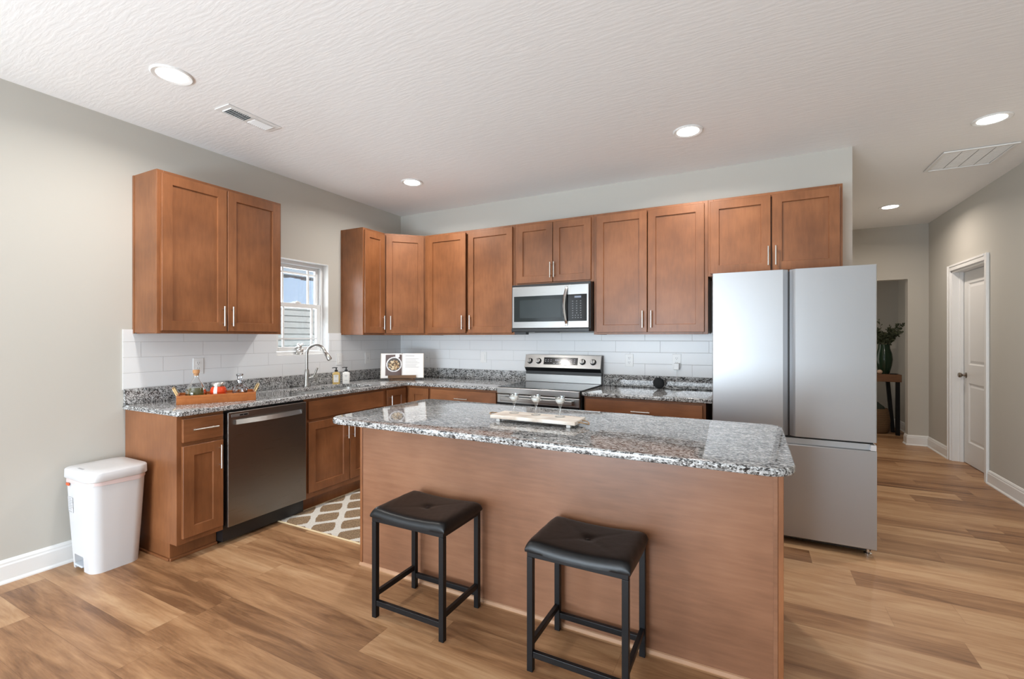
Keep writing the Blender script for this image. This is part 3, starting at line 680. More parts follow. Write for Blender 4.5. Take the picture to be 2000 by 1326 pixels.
bm = new(); box(bm, .06, RW-.05, -.712, -.700, .805, .838, .004); box(bm, .06, .085, -.703, -.660, .807, .836, .002); box(bm, RW-.075, RW-.05, -.703, -.660, .807, .836, .002); obj('handle', bm, STEEL, od)
bm = new(); box(bm, .004, RW-.004, -.660, -.627, .04, .228, .005); obj('warming_drawer', bm, STEEL, rg_)
bm = new(); box(bm, .0, RW, -.070, -.002, .9185, .992, .002); obj('backguard_riser', bm, STEEL, rg_)
bm = new(); prism(bm, [(-.002, .992), (-.066, .992), (-.066, 1.022), (-.098, 1.060), (-.062, 1.176), (-.058, 1.180), (-.002, 1.180)], 0, RW, Matrix(((0, 0, 1, 0), (1, 0, 0, 0), (0, 1, 0, 0), (0, 0, 0, 1)))); bg_ = obj('backguard', bm, BLACKP, rg_)
tilt = math.atan2(.036, .116)
Mp = T(0, -.0985, 1.060) @ RX(-tilt)
Lp = math.hypot(.036, .116)
bm = new(); box(bm, -.001, RW+.001, -.004, .0005, -.002, Lp+.003, .0015); box(bm, -.001, RW+.001, -.004, .035, Lp, Lp+.005, .001); obj('control_panel', bm, STEEL, bg_, None, Mp)
bm = new(); box(bm, .200, .545, -.0052, -.0042, .030, .100, .0004); disp = obj('display', bm, BLACKG, bg_, None, Mp)
bm = new()
for r_ in range(2):
    for k in range(3): box(bm, .212+.028*k, .226+.028*k, -.0058, -.0053, .076-.016*r_, .080-.016*r_)
for k in range(4): box(bm, .32+.016*k, .328+.016*k, -.0058, -.0053, .068, .082)
for k in range(5): box(bm, .30+.032*k, .318+.032*k, -.0058, -.0053, .040, .045)
for r_ in range(3):
    for k in range(3): box(bm, .445+.032*k, .455+.032*k, -.0058, -.0053, .046+.016*r_, .051+.016*r_)
obj('key_lettering', bm, plain('display_grey', (.5, .52, .55), .5), disp)
for x_ in (.053, .146, .593, .694):
    bm = new(); lathe(bm, [(0, 0), (.0285, 0), (.0285, .004), (.0255, .006)], 28, RX(HP)); 
    k1 = obj('knob_ring', bm, BLACKP, bg_, 40, Mp @ T(x_, -.0042, .062)); k1.name = 'knob'
    bm = new(); lathe(bm, [(0, .0045), (.0245, .0045), (.0225, .024), (.0205, .026), (0, .026)], 28, RX(HP)); box(bm, -.006, .006, -.034, -.024, -.021, .021, .002); obj('knob_cap', bm, STEEL, k1, 40)

# microwave
mw = thing('microwave', 'stainless over-the-range microwave with black glass door', 'microwave', (1.6625, -.003, 0))
bm = new(); box(bm, .001, .761, -.372, -.0, 1.405, 1.834, .002); box(bm, .006, .756, -.395, -.02, 1.400, 1.432, .004); obj('microwave_body', bm, BLACKP, mw)
bm = new(); box(bm, .018, .752, -.398, -.3725, 1.434, 1.812, .003); md = obj('door', bm, STEEL, mw)
bm = new(); box(bm, .036, .548, -.3995, -.3975, 1.492, 1.725, .0006); obj('door_window', bm, MWGLASS, md)
bm = new(); box(bm, .095, .500, -.4003, -.3993, 1.525, 1.690, .0003); obj('window_mesh', bm, plain('window_mesh_dark', (.014, .024, .026), .25), md)
bm = new(); box(bm, .553, .736, -.3998, -.3975, 1.492, 1.725, .0006); cp = obj('control_panel', bm, BLACKG, md)
bm = new()
for r_ in range(8):
    for k in range(3 if r_ > 1 else 4):
        xx = .603+k*(.036 if r_ > 1 else .025); box(bm, xx, xx+.011, -.4004, -.3999, 1.518+.0205*r_, 1.5245+.0205*r_)
obj('keypad', bm, plain('keypad_marks', (.16, .17, .18), .5), cp)
bm = new(); box(bm, .625, .685, -.4004, -.3999, 1.694, 1.710); obj('clock_display', bm, plain('clock_glow', (.05, .06, .08), .3, emit=(.5, .6, .8), es=.35), cp)
bm = new(); n = 14; rings = []
for i in range(n+1):
    t = i/n; z_ = 1.462+.325*t; yb = -.402-.034*math.sin(math.pi*t)**.7; xx = .552-.012*math.sin(math.pi*t)
    rings.append([bm.verts.new(p) for p in ((xx-.011, yb, z_), (xx, yb-.009, z_), (xx+.012, yb, z_), (xx+.012, yb+.008, z_), (xx-.011, yb+.008, z_))])
for A, B in zip(rings, rings[1:]):
    for k in range(5): bm.faces.new((A[k], A[(k+1) % 5], B[(k+1) % 5], B[k]))
bm.faces.new(rings[0]); bm.faces.new(list(reversed(rings[-1])))
box(bm, .541, .562, -.412, -.397, 1.452, 1.474, .003); box(bm, .541, .562, -.412, -.397, 1.775, 1.797, .003); obj('handle', bm, CHROME, md, 45)
bm = new(); box(bm, .582, .5835, -.3992, -.3975, 1.434, 1.812); obj('panel_seam', bm, WHITE, md)
bm = new(); box(bm, .02, .14, -.36, -.30, 1.376, 1.402, .003); box(bm, .22, .45, -.34, -.30, 1.394, 1.401); obj('grease_vent', bm, DGREY, mw)

# fridge
FX0, FX1, FY = 3.407, 4.327, -.695
fr = thing('refrigerator', 'stainless french-door refrigerator with bottom freezer drawer', 'refrigerator', (FX0, 0, 0)); FW = FX1-FX0
bm = new(); box(bm, .006, FW-.006, FY+.085, -.03, .03, 1.775, .004); obj('fridge_body', bm, DGREY, fr)
def fridge_door(x0, x1, z0, z1, cut):
    """slab door whose inner vertical edge is bevelled back into a finger grip"""
    if cut == 'r': poly = [(x0, FY+.08), (x0, FY+.004), (x0+.004, FY), (x1-.031, FY), (x1-.029, FY+.002), (x1-.001, FY+.030), (x1-.001, FY+.08)]
    else: poly = [(x0+.001, FY+.08), (x0+.001, FY+.030), (x0+.029, FY+.002), (x0+.031, FY), (x1-.004, FY), (x1, FY+.004), (x1, FY+.08)]
    bm = new(); prism(bm, poly, z0, z1); return bm
xm = 3.868-FX0
obj('left_door', fridge_door(0, xm-.004, .706, 1.795, 'r'), FRIDGE, fr).name = 'door'
obj('right_door', fridge_door(xm+.004, FW, .706, 1.795, 'l'), FRIDGE, fr).name = 'door'
bm = new(); box(bm, xm-.012, xm+.012, FY+.035, FY+.085, .706, 1.785); obj('door_gasket', bm, BLACKP, fr)
bm = new(); P_ = [(FY+.08, .05), (FY+.004, .05), (FY, .054), (FY, .648), (FY+.003, .653), (FY+.030, .655), (FY+.034, .690), (FY+.08, .690)]
prism(bm, P_, 0, FW, Matrix(((0, 0, 1, 0), (1, 0, 0, 0), (0, 1, 0, 0), (0, 0, 0, 1)))); fd = obj('freezer_drawer', bm, FRIDGE, fr)
for xa in (FW-.03, .001):
    bm = new(); box(bm, xa, xa+.029, FY+.002, FY+.034, .655, .690, .002); obj('grip_end_cap', bm, PLASTW, fd)
bm = new(); box(bm, .01, FW-.01, FY+.05, FY+.084, .69, .706); obj('drawer_gasket', bm, BLACKP, fr)
bm = new(); box(bm, .02, FW-.02, FY+.06, FY+.12, .02, .05); obj('toe_grille', bm, BLACKP, fr)
for x_ in (.04, FW-.035):
    for y_ in (FY+.06, -.1):
        bm = new(); lathe(bm, [(0, 0), (.022, 0), (.022, .010), (.010, .014), (.010, .05), (0, .05)], 16); obj('foot', bm, CHROME if y_ < -.3 else BLACKP, fr, 40, T(x_, y_, 0))

# ================================================================== ISLAND
isl = thing('kitchen_island', 'long brown veneered kitchen island body behind the two stools', 'island', (0, 0, 0))
IX0, IX1, IY0, IY1 = 1.581, 3.758, -2.183, -1.555
bm = new(); box(bm, IX0+.012, IX1-.012, IY0+.02, IY1+.004, .10, ZT); box(bm, IX0+.03, IX1-.03, IY0+.03, IY1-.07, 0, .1); obj('island_box', bm, WOOD, isl)
bm = new(); box(bm, IX0+.019, IX1-.034, IY0+.004, IY0+.0195, .0, ZT); obj('back_panel', bm, PANEL, isl)
bm = new(); box(bm, IX0, IX0+.0185, IY0, IY1, 0, ZT, .0015); obj('end_panel', bm, WOOD, isl)
bm = new(); box(bm, IX1-.0185, IX1, IY0, IY1, 0, ZT, .0015); obj('end_panel', bm, WOOD, isl)
bm = new(); box(bm, IX1-.034, IX1-.0190, IY0+.001, IY0+.0195, 0, ZT, .0015); obj('corner_trim', bm, PANEL, isl)
bm = new(); prism(bm, [(0, 0), (-.012, 0), (-.012, .004), (-.006, .014), (0, .017)], IX0, IX1, Matrix(((0, 0, 1, 0), (1, 0, 0, IY0+.003), (0, 1, 0, 0), (0, 0, 0, 1)))); obj('shoe_moulding', bm, OAKY, isl)
for k in range(4):
    a = IX0+.03+k*(IX1-IX0-.06)/4; w_ = (IX1-IX0-.06)/4-.006
    bm = new(); box(bm, 0, w_, -.02, 0, .716, .858, .003); obj('drawer', bm, WOODH, isl, None, T(a+w_, IY1+.0045, 0) @ RZ(math.pi))
    bm = new(); shaker(bm, w_, .545); obj('door', bm, WOOD, isl, None, T(a+w_, IY1+.0045, .148) @ RZ(math.pi))
outer = round_poly([(1.572, -2.432), (3.785, -2.432), (3.785, -1.525), (1.572, -1.525)], [.10, .10, .07, .07], 10)
ict = thing('countertop', 'big speckled granite island countertop with rounded corners, holding the white board', 'countertop', (0, 0, 0))
obj('stone_slab', slab_mesh('slab', outer, [], CT0, CT1, .008), GRAN, ict, 40)

# ================================================================== STOOLS
def stool(label, x0, x1, y0, y1, grp):
    s = thing('bar_stool', label, 'stool', ((x0+x1)/2, (y0+y1)/2, 0), 0, grp)
    hx, hy = (x1-x0)/2, (y1-y0)/2; lg = .025
    for sx in (-1, 1):
        for sy in (-1, 1):
            a, b = sx*(hx-lg/2), sy*(hy-lg/2)
            bm = new(); box(bm, a-lg/2, a+lg/2, b-lg/2, b+lg/2, .0, .462, .0015); obj('leg', bm, BLACKM, s)
    for sy in (-1, 1):
        b = sy*(hy-lg/2); bm = new(); box(bm, -hx+lg, hx-lg, b-.009, b+.009, .058, .083, .0015); obj('stretcher', bm, BLACKM, s)
    for sx in (-1, 1):
        a = sx*(hx-lg/2); bm = new(); box(bm, a-.009, a+.009, -hy+lg, hy-lg, .098, .123, .0015); obj('stretcher', bm, BLACKM, s)
    bm = new(); box(bm, -hx, hx, -hy, hy, .4625, .485, .002); obj('seat_frame', bm, BLACKM, s)
    # upholstered saddle seat
    bm = new(); n = 44; ex, ey = hx+.012, hy+.008; top = []
    def zt(u, v):
        edge = max(0, 1-abs(u)**14)*max(0, 1-abs(v)**14)
        saddle = .011*u*u - .006
        dim = -.010*math.exp(-((u*1.0)**2+(v*.8)**2)/.012)
        fold = -.0022*math.exp(-((abs(u)-abs(v))**2)/.0012)*(.25+.75*math.exp(-(u*u+v*v)/.3))
        return .4855+.041*edge**.5+saddle*1.3+dim+fold+.0006*math.sin(37*u+11*v)*abs(u)
    for j in range(n+1):
        row = []
        for i in range(n+1):
            u = -1+2*i/n; v = -1+2*j/n
            u = math.sin(u*math.pi/2); v = math.sin(v*math.pi/2)
            sq = 1-.018*(abs(u)*abs(v))**3
            row.append(bm.verts.new((u*ex*sq, v*ey*sq, zt(u, v))))
        top.append(row)
    for j in range(n):
        for i in range(n): bm.faces.new((top[j][i], top[j][i+1], top[j+1][i+1], top[j+1][i]))
    rim = [top[0][i] for i in range(n+1)]+[top[j][n] for j in range(1, n+1)]+[top[n][i] for i in range(n-1, -1, -1)]+[top[j][0] for j in range(n-1, 0, -1)]
    low = [bm.verts.new((v.co.x*.995, v.co.y*.995, .4835)) for v in rim]
    for k in range(len(rim)): bm.faces.new((rim[k], rim[(k+1) % len(rim)], low[(k+1) % len(rim)], low[k]))
    st_ = obj('seat', bm, LEATH, s, 60)
    bm = new(); lathe(bm, [(0, .006), (.007, .0055), (.011, .003), (.0115, 0), (0, 0)], 20); obj('button', bm, LEATH, st_, 60, T(0, 0, .5075))
    return s
GRP = 'black stools at the island'
stool('black tufted stool left of the other one, nearer the white trash can', 2.022, 2.442, -2.540, -2.222, GRP)
stool('black tufted stool right of the other one, nearer the fridge', 2.842, 3.252, -2.522, -2.202, GRP)

# ================================================================== TRASH CAN
tc_ = thing('trash_can', 'white plastic step trash can with pink liner showing under its lid', 'trash can', (.205, -2.862, 0))
def can_ring(bm, hx, hy, r, z, cx=0): return [bm.verts.new((x+cx, y, z)) for x, y in round_poly([(-hx, -hy), (hx, -hy), (hx, hy), (-hx, hy)], r, 8)]
bm = new(); A = can_ring(bm, .142, .118, .055, .0); B = can_ring(bm, .158, .134, .06, .30); Cc = can_ring(bm, .170, .142, .06, .525)
D0 = can_ring(bm, .163, .135, .055, .525)
for p, q in ((A, B), (B, Cc), (Cc, D0)):
    for k in range(len(p)): bm.faces.new((p[k], p[(k+1) % len(p)], q[(k+1) % len(p)], q[k]))
bm.faces.new(list(reversed(A))); bm.faces.new(D0)
body = obj('bin_body', bm, PLASTW, tc_, 50)
# pedal recess cut into the narrow end
cut_bm = new(); box(cut_bm, -.075, .035, -.20, -.06, -.02, .085, .006)
cm = bpy.data.meshes.new('cut'); bmesh.ops.recalc_face_normals(cut_bm, faces=cut_bm.faces); cut_bm.to_mesh(cm); cut_bm.free(); co = bpy.data.objects.new('cut', cm); COL.objects.link(co); co.location = tc_.location
md_ = body.modifiers.new('cut', 'BOOLEAN'); md_.operation = 'DIFFERENCE'; md_.object = co; md_.solver = 'EXACT'
bpy.context.view_layer.update(); dg = bpy.context.evaluated_depsgraph_get(); nm = bpy.data.meshes.new_from_object(body.evaluated_get(dg)); body.modifiers.clear(); body.data = nm; bpy.data.objects.remove(co); bpy.data.meshes.remove(cm)
nm.set_sharp_from_angle(angle=math.radians(50))
bm = new(); box(bm, -.070, .030, -.128, -.064, .022, .034, .005); obj('pedal', bm, plain('pale_blue_grey_plastic', (.62, .66, .72), .4), tc_)
bm = new(); rs = [can_ring(bm, .176, .148, .062, .528), can_ring(bm, .180, .152, .064, .532), can_ring(bm, .179, .151, .064, .576), can_ring(bm, .174, .146, .061, .582), can_ring(bm, .10, .08, .05, .586)]
for p, q in zip(rs, rs[1:]):
    for k in range(len(p)): bm.faces.new((p[k], p[(k+1) % len(p)], q[(k+1) % len(p)], q[k]))
bm.faces.new(rs[-1]); bm.faces.new(list(reversed(rs[0]))); lid = obj('lid', bm, PLASTW, tc_, 50)
bm = new()
for k in range(6): box(bm, -.05+.011*k, -.043+.011*k, -.118, -.108, .5845, .5856)
obj('lid_print', bm, GREYPRINT, lid)
# liner skirt hanging below the rim
bm = new(); base = round_poly([(-.1715, -.1435), (.1715, -.1435), (.1715, .1435), (-.1715, .1435)], .06, 8); n = len(base); up = []; lo = []
for k, (x, y) in enumerate(base):
    sag = .018+.030*max(0, 1-abs(y-.01)/.11)*(1 if x > 0 else .3)+.014*max(0, 1-abs(x+.06)/.1)*(1 if y < 0 else 0)+.002*math.sin(k*2.1)
    up.append(bm.verts.new((x, y, .527))); lo.append(bm.verts.new((x*1.004, y*1.004, .527-sag)))
for k in range(n): bm.faces.new((up[k], up[(k+1) % n], lo[(k+1) % n], lo[k]))
obj('liner', bm, PINKBAG, tc_, 60)
bm = new(); box(bm, -.105, -.070, -.152, -.1445, .488, .504, .003); obj('drawstring_tag', bm, REDTAG, tc_)
bm = new(); sl = math.atan2(.016, .30)
Mst = T(-.075, -.1335, .375) @ RX(sl*.7) 
box(bm, -.03, .03, -.0012, 0, -.045, .045)
stk = obj('sticker', bm, plain('sticker_pale', (.60, .60, .62), .5), tc_, None, T(-.078, -.1382, .375) @ RX(.045))
bm = new()
for k in range(7): box(bm, -.024, .010+.012*(k % 3), -.0018, -.0012, .034-.010*k, .038-.010*k)
for k in range(3): box(bm, -.026+.014*k, -.018+.014*k, -.0018, -.0012, -.043, -.036)
obj('sticker_print', bm, GREYPRINT, stk)

# ================================================================== RUG
rg2 = thing('rug', 'brown and cream trellis patterned rug between sink and island', 'rug', (1.01, -1.30, 0))
bm = new(); n = 40
box(bm, -.435, .555, -.69, .62, .0, .010, .004); obj('pile', bm, RUG, rg2)
bm = new(); tube(bm, [(-.437, -.692, .006), (.557, -.692, .006), (.557, .622, .006), (-.437, .622, .006)], .006, 8, closed=True); obj('binding', bm, RUGEDGE, rg2)

# ================================================================== LEFT COUNTER OBJECTS
# wooden serving tray with gold handles
e1 = Vector((.498, .867)).normalized(); ang = math.atan2(e1.y, e1.x)
tr = thing('serving_tray', 'wooden serving tray with gold handles at the left end of the counter', 'tray', (.337, -2.55, CT1), ang)
TL, TWd = .454, .235
bm = new(); box(bm, 0, TL, 0, TWd, 0.0, .042, .001); box(bm, 0, TL, 0, .010, .042, .058, .002); box(bm, 0, TL, TWd-.010, TWd, .042, .058, .002); box(bm, 0, .010, .010, TWd-.010, .042, .058, .002); box(bm, TL-.010, TL, .010, TWd-.010, .042, .058, .002); obj('tray_box', bm, TRAYW, tr)
for s_, x_ in ((-1, .002), (1, TL-.002)):
    bm = new(); tube(bm, [(x_, .06, .050), (x_+s_*.022, .06, .10), (x_+s_*.024, .075, .105), (x_+s_*.024, TWd-.075, .105), (x_+s_*.022, TWd-.06, .10), (x_, TWd-.06, .050)], .0055, 10); obj('handle', bm, BRASS, tr, 50)
def on_tray(s, w):
    n_ = Vector((-e1.y, e1.x)); p = Vector((.337, -2.55)) + e1*s + n_*w; return (p.x, p.y, CT1+.0425)
cf = thing('oil_carafe', 'corked glass carafe of dark olive oil on the wooden tray', 'carafe', on_tray(.105, .105))
bm = new(); lathe(bm, [(0, .0), (.058, .0), (.064, .006), (.062, .03), (.052, .062), (.036, .092), (.022, .112), (.0165, .122), (.0165, .150), (.0185, .153)], 36); obj('glass', bm, CLEAR, cf, 50)
bm = new(); lathe(bm, [(0, .002), (.056, .002), (.0615, .007), (.0595, .03), (.0515, .058), (0, .058)], 36); obj('oil', bm, OILM, cf, 40)
bm = new(); lathe(bm, [(0, .138), (.0150, .138), (.0158, .154), (.0195, .156), (.0205, .178), (0, .178)], 24); obj('cork', bm, CORK, cf, 40)
jr = thing('jam_jar', 'squat jar of red jam with silver lid on the wooden tray', 'jar', on_tray(.232, .100))
bm = new(); lathe(bm, [(0, 0), (.040, 0), (.048, .008), (.051, .026), (.046, .046), (.038, .058), (.036, .062)], 32); obj('jar_glass', bm, JAMM, jr, 50)
bm = new(); lathe(bm, [(0, .060), (.0395, .060), (.0405, .064), (.0400, .082), (.037, .086), (0, .086)], 32); obj('lid', bm, SILVER, jr, 40)
dang = -.9
bm = new()
r_ = .0525; q = [[bm.verts.new((r_*f*math.cos(dang+a), r_*f*math.sin(dang+a), z)) for a in (-.22, -.07, .07, .22)] for z, f in ((.012, .965), (.026, 1.0), (.046, .91), (.062, .76))]
for A, B in zip(q, q[1:]):
    for k in range(3): bm.faces.new((A[k], A[k+1], B[k+1], B[k]))
obj('label_strip', bm, LABELW, jr, 60)
dc = thing('decanter', 'small cut-crystal decanter with stopper at the right end of the tray', 'decanter', on_tray(.360, .100))
bm = new(); n = 20
prof = [(0, 0), (.040, 0), (.046, .008), (.047, .035), (.043, .048), (.030, .060), (.0165, .068), (.0145, .078), (.0145, .090), (.021, .094), (.021, .097)]
lathe(bm, prof, 16); 
for k, v in enumerate(bm.verts):
    if .005 < v.co.z < .05:
        a = math.atan2(v.co.y, v.co.x); v.co.x *= 1+.05*math.cos(8*a+v.co.z*200); v.co.y *= 1+.05*math.cos(8*a+v.co.z*200)
obj('decanter_glass', bm, CRYSTAL, dc)
bm = new(); lathe(bm, [(0, .085), (.010, .086), (.011, .099), (.016, .106), (.0175, .122), (.023, .134), (.021, .140), (0, .138)], 10); obj('stopper', bm, CRYSTAL, dc)

# soap bottles
def soap(label, x, y, mat, name):
    s = thing('soap_bottle', label, 'bottle', (x, y, CT1+.0003), .75)
    bm = new(); prof = round_poly([(-.033, -.022), (.033, -.022), (.033, .022), (-.033, .022)], .010, 5)
    ring = lambda f, z: [bm.verts.new((px*f, py*f, z)) for px, py in prof]
    rr_ = [ring(.96, 0), ring(1, .004), ring(1, .098), ring(.92, .106), ring(.40, .113), ring(.38, .118)]
    for A, B in zip(rr_, rr_[1:]):
        for k in range(len(A)): bm.faces.new((A[k], A[(k+1) % len(A)], B[(k+1) % len(A)], B[k]))
    bm.faces.new(list(reversed(rr_[0]))); bm.faces.new(rr_[-1]); obj('bottle', bm, mat, s, 50)
    bm = new(); lathe(bm, [(0, .117), (.0145, .117), (.0145, .132), (.006, .135), (.005, .148), (.011, .150), (.011, .158), (0, .159)], 20); tube(bm, [(0, 0, .154), (-.02, 0, .155), (-.036, 0, .151)], .004, 8); obj('pump', bm, BLACKP, s, 40)
    bm = new(); box(bm, -.022, .022, -.0232, -.0222, .018, .088); lb = obj('label_panel', bm, LABELW, s)
    bm = new(); box(bm, -.012, .012, -.0238, -.0233, .076, .081); box(bm, -.008, .008, -.0238, -.0233, .066, .069); box(bm, -.014, .014, -.0238, -.0233, .028, .030); box(bm, -.014, .014, -.0238, -.0233, .035, .037); obj('label_print', bm, GREYPRINT, lb)
soap('amber soap pump bottle beside the faucet', .155, -1.085, AMBER, 'soap')
soap('white lotion pump bottle right of the amber soap bottle', .215, -1.020, LOTION, 'lotion')

# cookbook on its stand
CBX, CBY = .440, -.480
bs = thing('cookbook_stand', 'dark wooden cookbook stand in the counter corner', 'book stand', (CBX, CBY, CT1), math.radians(38))
bm = new(); box(bm, -.130, .130, -.075, -.052, .0, .022, .002); box(bm, -.08, .08, -.055, .08, 0, .010, .001); obj('stand_base', bm, STANDW, bs)
bm = new(); box(bm, -.140, .140, -.088, -.074, .026, .056, .002); box(bm, -.11, -.095, -.082, -.055, .012, .035, .001); box(bm, .095, .11, -.082, -.055, .012, .035, .001); obj('ledge', bm, STANDW, bs)
rec = math.radians(14)
bm = new(); box(bm, -.12, .12, 0, .008, 0, .20, .002); obj('back_rest', bm, STANDW, bs, None, T(0, -.038, .022) @ RX(-rec))
bk = thing('cookbook', 'open cookbook showing a bowl photo and a recipe page', 'book', (CBX, CBY, CT1), math.radians(38))
Mb = T(0, -.0465, .022) @ RX(-rec) @ T(0, 0, .004)
bm = new(); box(bm, -.217, .217, -.004, -.001, -.002, .256, .001); obj('cover', bm, COVER, bk, None, Mb)
def page(sign):
    bm = new(); n = 12; F_ = []; K_ = []
    for i in range(n+1):
        t = i/n; x = sign*(.001+.210*t); d_ = .006+.014*math.sin(math.pi*min(1, t*1.15)**.55)*(1-.35*t); 
        F_.append([bm.verts.new((x, -d_-.004, z)) for z in (0, .252)]); K_.append([bm.verts.new((x, -.004, z)) for z in (0, .252)])
    for i in range(n):
        bm.faces.new((F_[i][0], F_[i+1][0], F_[i+1][1], F_[i][1])); bm.faces.new((F_[i][0], K_[i][0], K_[i+1][0], F_[i+1][0])); bm.faces.new((F_[i][1], F_[i+1][1], K_[i+1][1], K_[i][1]))
    bm.faces.new((F_[n][0], K_[n][0], K_[n][1], F_[n][1])); return bm
def pd(x):
    t = (abs(x)-.001)/.210; return -(.006+.014*math.sin(math.pi*min(1, t*1.15)**.55)*(1-.35*t))-.004
lp = obj('page', page(-1), PAPER, bk, 50, Mb); rp = obj('page', page(1), PAPER, bk, 50, Mb)
def print_patch(name, f_in, mat, parent, x0, x1, z0, z1, lift, nx=26, nz=26):
    bm = new(); V = {}
    for i in range(nx):
        for j in range(nz):
            xa, xb = x0+(x1-x0)*i/nx, x0+(x1-x0)*(i+1)/nx; za, zb = z0+(z1-z0)*j/nz, z0+(z1-z0)*(j+1)/nz
            if not f_in((xa+xb)/2, (za+zb)/2): continue
            vs_ = []
            for (x, z) in ((xa, za), (xb, za), (xb, zb), (xa, zb)):
                k = (round(x, 5), round(z, 5))
                if k not in V: V[k] = bm.verts.new((x, pd(x)-lift, z))
                vs_.append(V[k])
            bm.faces.new(vs_)
    return obj(name, bm, mat, parent, 60)
ph = print_patch('printed_photo', lambda x, z: True, PHOTO, lp, -.168, -.006, .022, .240, .0006)
bc = (-.083, .138)
print_patch('printed_bowl', lambda x, z: math.hypot(x-bc[0], (z-bc[1])) < .078 or math.hypot(x+.05, z-.226) < .022, BOWLW, lp, -.168, -.004, .05, .248, .0010, 44, 52)
print_patch('printed_dark_rim', lambda x, z: math.hypot(x-bc[0], z-bc[1]) < .067, plain('printed_grey', (.07, .06, .055), .4), lp, -.155, -.010, .06, .215, .0014, 44, 44)
print_patch('printed_food', lambda x, z: math.hypot((x-bc[0]), (z-bc[1]+.008)*1.1) < .054+.006*math.sin(9*math.atan2(z-bc[1], x-bc[0])), FOOD, lp, -.155, -.012, .06, .215, .0018, 44, 44)
print_patch('recipe_lines', lambda x, z: (.222 < z < .229 and x < .12) or (z < .21 and z > .10 and (z*1000) % 15 < 4.2 and x < .155+.02*math.sin(z*300)), plain('faint_print', (.52, .51, .51), .6), rp, .030, .19, .09, .24, .0006, 30, 100)

# silver figurine on the sill
fg = thing('figurine', 'small silver figurine on the kitchen window sill', 'figurine', (-.035, -1.335, WZ0+.0045), .4)
bm = new(); lathe(bm, [(0, .014), (.022, .014), (.032, .026), (.031, .044), (.020, .056), (0, .058)], 20, None, 1.1, .8)
for sx in (-1, 1): lathe(bm, [(0, 0), (.012, 0), (.014, .008), (.011, .022), (0, .026)], 12, T(sx*.020, -.008, 0))
lathe(bm, [(0, -.020), (.012, -.017), (.019, -.004), (.017, .010), (.008, .018), (0, .019)], 18, T(.004, -.006, .072)); 
lathe(bm, [(0, 0), (.014, .002), (.018, .008), (.010, .014), (0, .015)], 14, T(-.026, 0, .058) @ RY(-.6)); lathe(bm, [(0, 0), (.010, .002), (.012, .008), (.006, .014), (0, .015)], 14, T(.022, 0, .088) @ RY(.5)); lathe(bm, [(0, 0), (.010, .002), (.012, .008), (.006, .014), (0, .015)], 14, T(-.010, 0, .088) @ RY(-.5))
obj('figurine_body', bm, SILVER, fg, 60)

# ================================================================== BACK COUNTER OBJECTS
sp_ = thing('smart_speaker', 'round black speaker on the counter right of the range', 'speaker', (2.942, -.105, CT1+.0003))
bm = new(); lathe(bm, [(0, -.020), (.032, -.020), (.044, -.014), (.048, 0), (.044, .014), (.032, .020), (0, .020)], 36, T(0, 0, .0478) @ RX(HP+.12)); obj('speaker_body', bm, plain('black_fabric', (.013, .014, .016), .8), sp_, 50)
# outlets
def outlet(label, M, kind='duplex'):
    o = thing('outlet', label, 'outlet'); o.matrix_world = M
    bm = new(); box(bm, -.036, .036, -.005, 0, -.058, .058, .002)
    pl_ = obj('cover_plate', bm, PLATE, o)
    if kind == 'duplex':
        for zc in (-.020, .020):
            bm = new(); prism(bm, round_poly([(-.0165, -.0145), (.0165, -.0145), (.0165, .0145), (-.0165, .0145)], .008, 4), 0, .0016, T(0, -.005, zc) @ RX(HP)); r1 = obj('receptacle', bm, PLATE, o)
            bm = new()
            for xx in (-.0065, .0065): box(bm, xx-.0011, xx+.0011, -.0071, -.0063, zc-.001, zc+.008)
            box(bm, -.002, .002, -.0071, -.0063, zc-.010, zc-.0055); obj('slots', bm, SLOT, r1)
    elif kind == 'switch':
        bm = new(); box(bm, -.0165, .0165, -.0085, -.0045, -.033, .033, .0015); obj('rocker', bm, PLATE, o)
    elif kind == 'gfci':
        bm = new(); box(bm, -.0165, .0165, -.0065, -.0045, -.033, .033, .0008); r1 = obj('receptacle', bm, PLATE, o)
        bm = new()
        for zc in (-.020, .020):
            for xx in (-.0065, .0065): box(bm, xx-.0011, xx+.0011, -.0071, -.0063, zc-.003, zc+.006)
        box(bm, -.006, .006, -.0074, -.0062, -.006, -.001); box(bm, -.006, .006, -.0074, -.0062, .001, .006); obj('slots', bm, GREYPRINT, r1)
    return o
MB_ = lambda x, z: T(x, -.0082, z)
ML_ = lambda y, z: T(.0082, y, z) @ RZ(HP)
outlet('white outlet on the left wall behind the oil carafe', ML_(-2.238, 1.138))
outlet('white switch plate above the soap bottles, right of the faucet', ML_(-.916, 1.133), 'switch')
outlet('white outlet on the left wall between the soap bottles and the cookbook', ML_(-.536, 1.130), 'gfci')
outlet('white outlet on the back wall just right of the cookbook', MB_(.395, 1.125), 'gfci')
outlet('white switch plate on the back wall left of the range', MB_(1.136, 1.140), 'switch')
outlet('white duplex outlet on the back wall just right of the range', MB_(2.668, 1.143))
outlet('white duplex outlet holding a plugged-in power adapter', MB_(3.076, 1.148))
pa = thing('power_adapter', 'white plug-in power adapter with a thin cable down to the counter', 'adapter', (3.078, -.0155, 1.098))
bm = new(); box(bm, -.022, .022, -.034, 0, -.026, .030, .004); obj('adapter_body', bm, PLATE, pa)
bm = new(); pts = [(0, -.02, -.024), (0, -.022, -.06), (.003, -.026, -.10), (-.010, -.034, -.135), (-.028, -.045, -.160), (-.015, -.060, -.176), (.03, -.065, -.184), (.045, -.062, -.186), (.02, -.058, -.186), (-.03, -.066, -.184), (-.06, -.070, -.180), (-.085, -.072, -.165), (-.105, -.074, -.15)]
